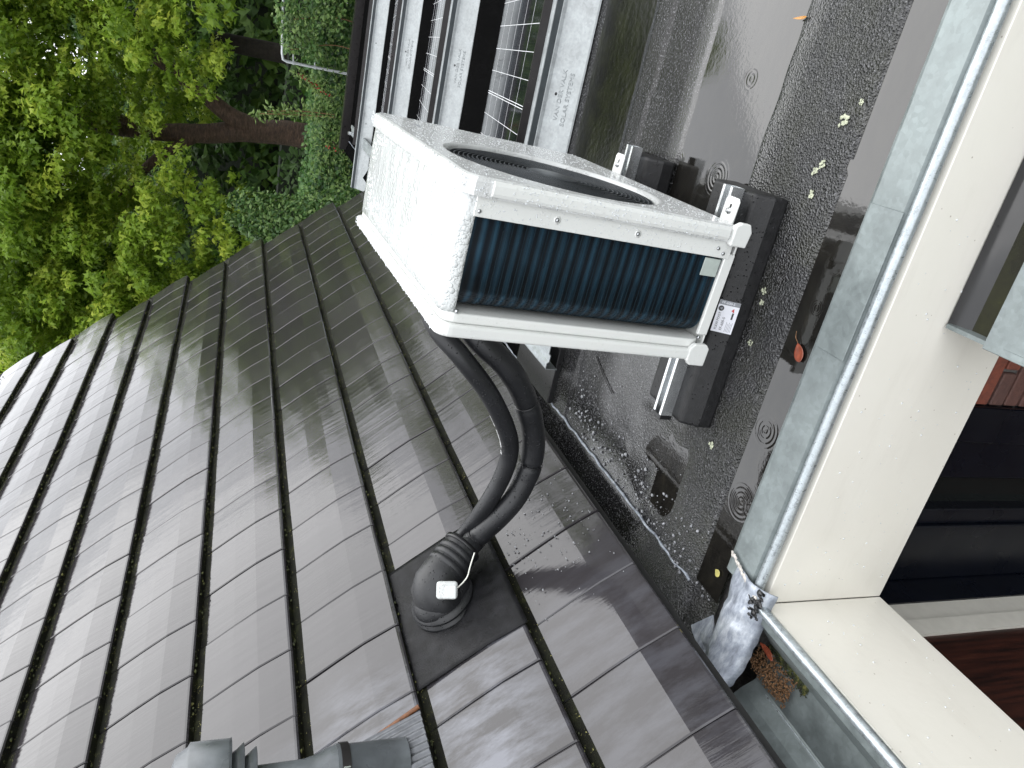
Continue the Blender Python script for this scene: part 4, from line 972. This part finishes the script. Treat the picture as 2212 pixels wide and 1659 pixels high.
# ================================================================== SOLAR ROWS
TH = R(8.5); tx0, tx1 = -1.015, .731
def solar_row(y0, lab, text):
    root = empty('solar_panel_row', lab, 'solar panel', (-.14, y0, .0), 'solar panel rows on the flat roof')
    def loc(me): me.transform(Matrix.Translation((.14, -y0, 0))); return me
    def add(mb, name, mat, par=None, bevel=0):
        return link(name, loc(mb.mesh(name, bevel, 1)), mat, par or root)
    X0, X1 = -1.43 if y0 > 3.2 else -1.0, 2.5
    m = MB()
    pr = [(0, .004), (.003, .010), (.120, .082), (.126, .086), (.128, .100), (.132, .104), (.140, .128), (.168, .131), (.170, .129), (.142, .126), (.134, .100), (.128, .083), (.122, .078), (.006, .006)]
    m.prism([(y0 + a, b) for a, b in pr], (X1 - X0, 0, 0), (X0, 0, 0), (0, 1, 0), (0, 0, 1)); pla = add(m, 'wind_plate', M['galvplate'])
    m = MB(); m.box((X0, y0 + .1305, .098), (X1, y0 + .1325, .1275)); m.box((X0, y0 + .1395, .106), (X1, y0 + .1405, .1245)); add(m, 'fold_strip', M['folddark'], pla)
    nrm_ = Vector((0, -.5241, .8517)); n2 = Vector((0, .8517, .5241))
    for hx in (-.79, -.06, .67, 1.4):
        m = MB(); p0 = Vector((hx, y0 + .0955, .0672)) + nrm_ * .0006; m.lathe([(.006, -.002), (.006, .0003), (.0001, .0004)], p0, nrm_, 16); add(m, 'hole', M['dark'], pla)
    if text:
        for xb in (-.158, ):
            for txt, d, x in (('VAN DER VALK', .078, xb), ('SOLAR SYSTEMS', .040, xb - .016)):
                p0 = Vector((x, y0 + .003, .010)) + n2 * d + nrm_ * .0012
                X = axes(p0, (1, 0, 0), n2); me = text_mesh(txt, .0275 if y0 < 3 else .0275, .0006, 'LEFT', 1.02); me.transform(X); me.materials.clear(); loc(me); link('embossed_lettering', me, M['emboss'], pla)
    # module(s): frame, glass, busbars
    ca, sa = math.cos(TH), math.sin(TH)
    def Q(x, d, h=0): return Vector((x, y0 + .178 + d * ca + h * sa, .160 - d * sa + h * ca))
    for (a, b) in ((tx0, tx1), (tx1 + .02, tx1 + .02 + 1.746)):
        def bar(xa, xb, da, db, h0, h1):
            mm.add([Q(x, d, h) for h in (h0, h1) for (x, d) in ((xa, da), (xb, da), (xb, db), (xa, db))], [(0, 3, 2, 1), (4, 5, 6, 7), (0, 1, 5, 4), (1, 2, 6, 5), (2, 3, 7, 6), (3, 0, 4, 7)])
        mm = MB(); bar(a, b, 0, .011, -.034, .0015); bar(a, b, 1.085, 1.11, -.034, .0015); bar(a, a + .012, .0112, 1.0848, -.034, .0015); bar(b - .012, b, .0112, 1.0848, -.034, .0015); fr = add(mm, 'panel_frame', M['solarframe'])
        mm = MB(); bar(a + .0122, b - .0122, .0113, 1.0847, -.006, -.001); add(mm, 'glass', M['cell'], fr)
        mm = MB(); cx_ = (a + b) / 2
        for k in range(-7, 8):
            if k == 0:
                bar(cx_ - .007, cx_ - .004, .02, 1.075, -.0008, -.0004); bar(cx_ + .004, cx_ + .007, .02, 1.075, -.0008, -.0004)
            else: bar(cx_ + k * .1065 - .0011, cx_ + k * .1065 + .0011, .02, 1.075, -.0008, -.0004)
        for k in range(1, 6): bar(a + .02, b - .02, .011 + k * .1785 - .0009, .011 + k * .1785 + .0009, -.0008, -.0003)
        add(mm, 'cell_lines', M['cellline'], fr)
    m = MB(); m.box((tx1 - .01, y0 + .150, .158), (tx1 + .03, y0 + .19, .170)); add(m, 'clamp', M['alu'])
    return root
solar_row(2.855, 'nearest solar panel row, its galvanised wind plate embossed with lettering beside the white unit', True)
solar_row(4.523, 'second solar panel row from the heat pump, seen above the nearest panel', True)
solar_row(6.083, 'third solar panel row, a thin strip of glass and pale plate', True)
solar_row(7.588, 'farthest solar panel row in front of the ivy hedge', False)
rail = empty('mounting_rail', 'galvanised steel base rail with a square hole under the solar rows, left of the unit', 'rail', (-.98, 2.42, 0))
m = MB(); pr = [(-.045, .030), (-.045, .078), (-.040, .080), (-.020, .080), (-.012, .072), (.012, .072), (.020, .080), (.052, .080), (.056, .070), (.053, .070), (.049, .077), (.022, .077), (.014, .069), (-.014, .069), (-.022, .077), (-.042, .077), (-.042, .030)]
m.prism(pr, (0, 6.2, 0), (0, 0, 0), (1, 0, 0), (0, 0, 1)); m.obj('rail_profile', M['galv'], rail)
m = MB(); m.box((-.0465, .045, .046), (-.0452, .062, .064)); m.lathe([(.0025, 0), (.0025, .001)], (-.0455, .020, .055), (-1, 0, 0), 10); m.obj('square_hole', M['dark'], rail)
pad = MB(); pad.box((-.20, .02, -.001), (.035, .42, .028)); pad.obj('rubber_pad', M['rubber'], rail, .004, 2)
m = MB(); m.box((.755, 7.74, .12), (.80, 7.80, .19)); 
cl = MB(); cl.box((-.93, 7.76, .165), (-.90, 7.80, .215)); cl.lathe([(.010, 0), (.010, .02)], (-.915, 7.755, .19), (0, -1, 0), 10); cl.obj('frame_clamp', M['alu'], label='small silver clamp on the farthest panel frame, above the heat pump corner', cat='clamp')

# ================================================================== VEGETATION
def leaves(n, sampler, size, mat, name, parent=None, aspect=.8, flat=.0, lobes=False, **k):
    """each leaf: folded rhomb or five-lobed fan; tone attribute varies per clump"""
    V = []; F = []; tone = []
    for i in range(n):
        p, nrm, tn = sampler()
        s = size * random.uniform(.6, 1.3)
        d = Vector((random.gauss(0, 1), random.gauss(0, 1), random.gauss(0, .6))).normalized()
        nn = (nrm + Vector((random.gauss(0, .5), random.gauss(0, .5), random.gauss(0, .5)))).normalized()
        d = (d - nn * d.dot(nn)); d = d.normalized() if d.length > 1e-3 else nn.orthogonal().normalized(); e = nn.cross(d)
        b = len(V)
        if lobes:
            V += [p, p + d * s * .55 + e * s * .18, p + d * s * 1.0, p + d * s * .55 - e * s * .18, p + (d * .45 + e * .75) * s - nn * s * .12, p + (d * .1 + e * .30) * s, p + (d * .45 - e * .75) * s - nn * s * .12, p + (d * .1 - e * .30) * s]
            F += [(b, b + 3, b + 2, b + 1), (b, b + 1, b + 4, b + 5), (b, b + 7, b + 6, b + 3)]
            tone += [tn] * 3
        else:
            V += [p, p + d * s * .5 + e * s * .5 * aspect - nn * s * .1, p + d * s, p + d * s * .5 - e * s * .5 * aspect - nn * s * .1]
            F += [(b, b + 1, b + 2), (b, b + 2, b + 3)]
            tone += [tn] * 2
    me = bpy.data.meshes.new(name); me.from_pydata([tuple(v) for v in V], [], F)
    at = me.attributes.new('tone', 'FLOAT', 'FACE'); at.data.foreach_set('value', tone)
    return link(name, me, mat, parent, **k)
def limb(m, pts, r0, r1, seg=9):
    sp_ = spline(pts, 5); n = len(sp_)
    m.tube([p + Vector((noise.noise(p * 1.3), noise.noise(p * 1.3 + Vector((9, 0, 0))), 0)) * r0 * .25 for p in sp_], [r0 + (r1 - r0) * i / (n - 1) for i in range(n)], seg)
def make_tree(label, base, trunk_pts, r0, r1, limbs, clumps, nleaf, size, leafmat, barkmat, seed, lobes=True, cat='tree', name='tree', up=.7):
    random.seed(seed); base = Vector(base)
    root = empty(name, label, cat, base, 'trees behind the flat roof')
    m = MB(); limb(m, [Vector(p) - base for p in trunk_pts], r0, r1, 14); m.obj('trunk', barkmat, root)
    for L in limbs:
        m = MB(); limb(m, [Vector(p) - base for p in L[0]], L[1], L[2]); m.obj('branch', barkmat, root)
    # clump list: (centre, radius)
    sub_ = []
    for (c, r, w) in clumps:
        for q in range(max(6, int(26 * w))):
            d = Vector((random.gauss(0, 1), random.gauss(0, 1), random.gauss(0, 1))).normalized() * (random.random() ** .33) * r
            d.z *= .75
            sub_.append((Vector(c) + d, r * random.uniform(.14, .30), random.random()))
    wts = [s[1] ** 2 for s in sub_]
    pick = random.choices(range(len(sub_)), wts, k=nleaf); it = iter(pick)
    def smp():
        c, r, tn = sub_[next(it)]
        d = Vector((random.gauss(0, 1), random.gauss(0, 1), random.gauss(0, .62))).normalized() * r * random.random() ** .45
        d.z = d.z * .7 - .10 * r
        nrm = (d.normalized() * .6 + Vector((0, -.25, up))).normalized()
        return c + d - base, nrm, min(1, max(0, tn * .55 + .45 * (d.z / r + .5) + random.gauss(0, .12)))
    leaves(nleaf, smp, size, leafmat, 'crown', root, lobes=lobes)
    # twigs
    for q in range(10):
        m = MB()
        c, r, tn = random.choice(sub_)
        a = c - base; b_ = a + Vector((random.gauss(0, .5), random.gauss(0, .3), random.gauss(0, .35)))
        m.tube(spline([a, (a + b_) / 2 + Vector((0, 0, .12)), b_], 4), [.018] * 4 + [.012] * 4 + [.008], 5)
        m.obj('twig', M['barkdark'], root)
    return root
# the big tree with forked reddish trunk
big_clumps = []
random.seed(77)
for i in range(34):
    x = random.uniform(-6.6, 1.6); z = random.uniform(2.4, 4.8 + 2.4 * max(0, min(1, (x + 2.2) / 2.2))); y = random.uniform(13.6, 18.0)
    if z < 3.8 and -3.2 < x < -.9: y = random.uniform(16.6, 18.5)
    big_clumps.append(((x, y, z), random.uniform(1.0, 1.7), 1.0))
big_clumps += [((-3.2, 13.6, 1.35), .8, .8), ((-3.3, 13.4, 2.1), 1.0, 1), ((-3.6, 13.9, .9), .75, .6), ((-.8, 13.5, 2.0), .85, .9), ((-.4, 13.2, 2.7), .9, 1), ((-4.9, 13.8, 1.6), 1.1, 1), ((-5.9, 14.2, 1.3), 1.2, 1), ((-3.0, 15, 5.0), 1.2, 1), ((-1.8, 16, 5.4), 1.2, 1), ((-5.6, 15, 4.6), 1.2, 1), ((-2.6, 17, 4.4), 1.2, 1), ((-1.0, 17, 4.8), 1.2, 1), ((-3.5, 15, 4.9), 1.2, 1), ((-1.5, 15, 6.0), 1.3, 1), ((-4.9, 15, 4.9), 1.2, 1), ((.3, 15, 5.6), 1.3, 1), ((-2.0, 14.4, 3.0), .8, .8), ((-2.7, 14.2, 3.4), .9, 1), ((-2.3, 14.3, 4.4), 1.0, 1), ((-3.4, 14.4, 4.2), .9, 1), ((-1.3, 14.2, 3.6), .9, 1), ((-2.6, 14.4, 4.9), 1.0, 1), ((-.2, 14.2, 3.6), .9, 1), ((-4.4, 14.2, 4.6), 1.0, 1), ((-1.0, 14.3, 5.0), 1.1, 1), ((-4.4, 13.2, 3.0), 1.2, 1.1), ((.3, 13.6, 1.9), .8, .8)]
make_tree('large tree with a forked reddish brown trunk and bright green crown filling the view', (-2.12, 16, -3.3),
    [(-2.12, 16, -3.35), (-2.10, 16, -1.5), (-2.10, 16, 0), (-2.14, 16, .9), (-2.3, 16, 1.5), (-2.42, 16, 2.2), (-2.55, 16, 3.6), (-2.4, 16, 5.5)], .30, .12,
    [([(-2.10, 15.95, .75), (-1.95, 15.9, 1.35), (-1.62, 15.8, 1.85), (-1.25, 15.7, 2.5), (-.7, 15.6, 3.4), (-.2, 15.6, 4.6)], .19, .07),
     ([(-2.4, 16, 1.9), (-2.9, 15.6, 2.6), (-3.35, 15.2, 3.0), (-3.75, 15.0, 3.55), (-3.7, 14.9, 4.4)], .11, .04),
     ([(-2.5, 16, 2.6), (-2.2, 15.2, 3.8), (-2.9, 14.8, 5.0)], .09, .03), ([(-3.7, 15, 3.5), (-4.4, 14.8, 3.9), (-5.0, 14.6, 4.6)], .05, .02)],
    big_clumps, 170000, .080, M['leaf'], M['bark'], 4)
rc = []
random.seed(15)
for i in range(16): rc.append(((random.uniform(1.5, 7.5), random.uniform(12, 18), random.uniform(1.8, 5.6)), random.uniform(1.2, 2.0), 1.0))
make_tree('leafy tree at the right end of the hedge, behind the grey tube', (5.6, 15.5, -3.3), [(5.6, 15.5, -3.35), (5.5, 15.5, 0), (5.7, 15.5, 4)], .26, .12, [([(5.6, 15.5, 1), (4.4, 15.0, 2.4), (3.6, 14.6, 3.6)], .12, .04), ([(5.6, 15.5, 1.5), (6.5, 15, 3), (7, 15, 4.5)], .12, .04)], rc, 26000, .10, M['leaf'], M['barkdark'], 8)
lc = []
random.seed(16)
for i in range(20): lc.append(((random.uniform(-14.0, -5.6), random.uniform(13, 19), random.uniform(.6, 4.9)), random.uniform(1.1, 1.7), 1.0))
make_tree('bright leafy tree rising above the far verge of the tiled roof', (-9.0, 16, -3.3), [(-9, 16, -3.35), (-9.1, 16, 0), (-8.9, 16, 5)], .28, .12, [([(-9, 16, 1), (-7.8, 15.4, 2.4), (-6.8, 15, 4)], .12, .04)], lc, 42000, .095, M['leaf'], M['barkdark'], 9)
bc = []
random.seed(18)
for i in range(22): bc.append(((random.uniform(-13, 8), random.uniform(21, 25), random.uniform(1.0, 7.0)), random.uniform(1.5, 2.2), .9))
make_tree('darker green tree standing back behind the forked trunk', (-1.0, 24, -3.3), [(-1, 24, -3.35), (-1, 24, 4), (-1, 24, 9)], .3, .12, [([(-1, 24, 2), (-3, 23, 5), (-4, 23, 7)], .12, .05)], bc, 34000, .20, M['leafdark'], M['barkdark'], 10)
# more trees along the right, beyond the frame edge (they show in the wet surfaces)
for i, (x, y, hgt, lab) in enumerate(((9.5, 10.5, 5.6, 'round tree past the right side of the flat roof'), (13.0, 4.5, 5.2, 'broad tree far to the right of the flat roof'))):
    cl_ = []
    random.seed(50 + i)
    for q in range(9): cl_.append(((x + random.uniform(-2.6, 2.6), y + random.uniform(-2.6, 2.6), random.uniform(1.2, hgt)), random.uniform(1.3, 1.9), .6))
    make_tree(lab, (x, y, -3.3), [(x, y, -3.35), (x, y, 0), (x, y, 3)], .24, .1, [([(x, y, 0), (x + 1, y - 1, 2), (x + 1.5, y - 1.4, 3.4)], .1, .04)], cl_, 6000, .22, M['leaf'], M['barkdark'], 60 + i)
# dark wood far behind
random.seed(90)
def wsm():
    x = random.uniform(-28, 22); z = random.uniform(-3.2, 3.4) if random.random() < .7 else random.uniform(0, 8)
    return Vector((x, 28.5 + 1.6 * noise.noise(Vector((x * .5, z * .5, 0))) + random.uniform(-.6, .6), z)), Vector((0, -.6, .7)), random.random()
leaves(15000, wsm, .42, M['leafdark'], 'woodland', kind='stuff', label='dark far wood behind the trees, shade put into its leaf colour')
m = MB(); m.grid(lambda u, v: (-40 + 80 * u, 31 + 1.5 * noise.noise(Vector((u * 20, v * 6, 0))), -3.4 + 11.5 * v * (1 - .22 * abs(math.sin(u * 17)))), 60, 14); m.obj('far_wood_mass', plain("deep_wood_shade", (.010, .016, .007), .9), kind='structure', label='dark backing of the far wood, its shade put into the colour')  # backing sheet, deep shade between the far trees painted as its colour
# low dark understory between hedge and wood
def usm():
    x = random.uniform(-14, 9); return Vector((x, 19.5 + random.uniform(-1.2, 1.2), -3.2 + 3.3 * random.random() ** .7 + .5 * noise.noise(Vector((x, 0, 0))))), Vector((0, -.4, .8)), random.random() * .6
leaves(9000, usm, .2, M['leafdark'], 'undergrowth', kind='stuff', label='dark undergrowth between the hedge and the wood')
# ivy hedge
random.seed(33)
hedge = empty('ivy_hedge', 'ivy covered hedge running along behind the flat roof', 'hedge', (-.5, 10.6, -3.3))
def htop(x): return .30 + .06 * noise.noise(Vector((x * 1.6, 0, 0))) + (.10 if x > -.6 else 0)
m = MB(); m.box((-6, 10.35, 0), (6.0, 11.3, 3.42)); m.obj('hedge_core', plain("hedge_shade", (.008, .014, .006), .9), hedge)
def hs():
    x = random.uniform(-4.2, 3.2)
    if random.random() < .62:
        z = htop(x) - abs(random.gauss(0, .5)); y = 10.22 + random.uniform(-.10, .06) + .08 * noise.noise(Vector((x * 3, z * 3, 0))); n_ = Vector((0, -1, .5))
    else:
        y = random.uniform(10.2, 11.4); z = htop(x) + random.uniform(-.10, .05) + .04 * noise.noise(Vector((x * 4, y * 4, 2))); n_ = Vector((0, -.3, 1))
    return Vector((x + .5, y - 10.6, z + 3.3)), n_, random.random()
leaves(17000, hs, .062, M['leafivy'], 'foliage', hedge, .95)
# feathery shrub growing through the hedge + long shoots with red berries
shrub = empty('feathery_shrub', 'light green feathery shrub with red berries growing out of the ivy hedge', 'shrub', (-1.05, 10.0, -.6))
def fs_():
    z = random.uniform(-.25, .95); x = random.gauss(0, .42) ; return Vector((x, random.uniform(-.1, .25), z - .02 * abs(x))), Vector((0, -.5, .7)), random.random()
leaves(3600, fs_, .055, M['leaffern'], 'foliage', shrub, .30)
for pts in ([(.02, .1, .7), (-.03, .1, 1.15), (-.10, .08, 1.62)], [(.05, .1, .7), (.02, .1, 1.1), (-.05, .1, 1.5)], [(.25, .1, .75), (.33, .08, .98), (.45, .06, 1.18)]):
    m = MB(); sp_ = spline(pts, 6); m.tube(sp_, .007, 5); m.obj('shoot', M['litter'], shrub)
    def ss():
        p = random.choice(sp_[4:]); return p + Vector((random.gauss(0, .035), random.gauss(0, .02), random.gauss(0, .03))), Vector((0, -.6, .5)), .5 + random.random() * .5
    leaves(110, ss, .07, M['leaffern'], 'shoot_leaves', shrub, .4)
m = MB(); random.seed(2)
for i in range(60):
    if i < 28: p0 = Vector((.25 + .2 * i / 28, .07, .78 + .38 * i / 28)) + Vector((random.gauss(0, .012), random.gauss(0, .01), random.gauss(0, .012)))
    else:
        a = random.choice(((-.15, .55), (.1, .45), (-.3, .35), (.25, .3), (-.1, .15), (-.35, .75))); p0 = Vector((a[0] + random.gauss(0, .03), -.12, a[1] + random.gauss(0, .04)))
    m.ball(p0, .011, 1)
m.obj('berries', M['berry'], shrub, kind='stuff')
# climber at the right end
climb = empty('climbing_plant', 'pale leaved climber hanging over the grey tube at the right end of the hedge', 'climber', (.25, 9.9, -.4))
def cs_():
    x = random.uniform(-.62, 1.4); tt = random.random(); z = .55 + (.85 + .1 * math.sin(x * 9)) * tt
    if x < -.30: z = .85 + .45 * tt - .4 * (-.30 - x)
    return Vector((x + .03 * random.gauss(0, 1), random.uniform(-.22, .2), z)), Vector((0, -.6, .6)), .25 + .75 * random.random()
leaves(4200, cs_, .060, M['leafbush'], 'foliage', climb, .6)
m = MB()
for q in range(6): m.tube(spline([(-.5 + q * .3, .1, .1), (-.45 + q * .3, .05, .6), (-.6 + q * .33, 0, 1.1)], 5), .006, 5)
m.obj('stems', M['litter'], climb)
# columnar shrub by the verge
bush = empty('evergreen_shrub', 'upright evergreen shrub showing beside the far verge of the tiled roof', 'shrub', (-2.02, 8.25, -3.3))
def bs_():
    z = random.random() ** .7 * 4.5; a = random.random() * 6.283; r = (.62 * (1 - (z / 4.62) ** 7) + .1 * noise.noise(Vector((math.cos(a) * 2, math.sin(a) * 2, z * 2)))) * random.random() ** .25
    if a > 3.14: pass
    return Vector((r * math.cos(a) + .12 * math.sin(z * 3), r * math.sin(a) * .8, z + .10 * math.cos(a * 2))), Vector((math.cos(a), math.sin(a), .6)), random.random()
leaves(13000, bs_, .060, M['leafbush'], 'foliage', bush, .55)
m = MB(); m.tube([(0, 0, 0), (0, 0, 3.9)], [.05, .02], 8); m.obj('stem', M['barkdark'], bush)
# grey tube frame
tb = empty('tube_frame', 'light grey tube frame bending down into the ivy hedge', 'frame', (-.49, 10.0, -3.3))
m = MB(); m.tube(spline([(2.6, 0, 4.20), (.9, 0, 4.13), (.08, 0, 4.085)], 4) + [Vector((.015, 0, 4.07)), Vector((0, 0, 4.03)), Vector((0, 0, 3.4)), Vector((0, 0, 0))], .017, 10); m.obj('tube', M['tube'], tb)
for z in (3.95, 3.70):
    m = MB(); m.tube([(0, 0, z), (.10, 0, z + .01)], .009, 6); m.lathe([(.023, -.012), (.023, .012)], (0, 0, z), (0, 0, 1), 12); m.obj('bracket', M['tube'], tb)
# pale house glimpsed between the leaves at the right
hs2 = empty('white_shed', 'pale building glimpsed through the climber beyond the hedge', 'building', (1.4, 12.6, -3.3))
m = MB(); m.box((-1.0, 0, 0), (2.0, 2, 3.95)); m.obj('shed_wall', plain("pale_render", (.6, .62, .62), .7), hs2)
m = MB(); m.prism([(-1.15, 3.96), (2.15, 3.96), (.5, 4.6)], (0, 2.2, 0), (0, -.1, 0), (1, 0, 0), (0, 0, 1)); m.obj('shed_roof', M['solarframe'], hs2)
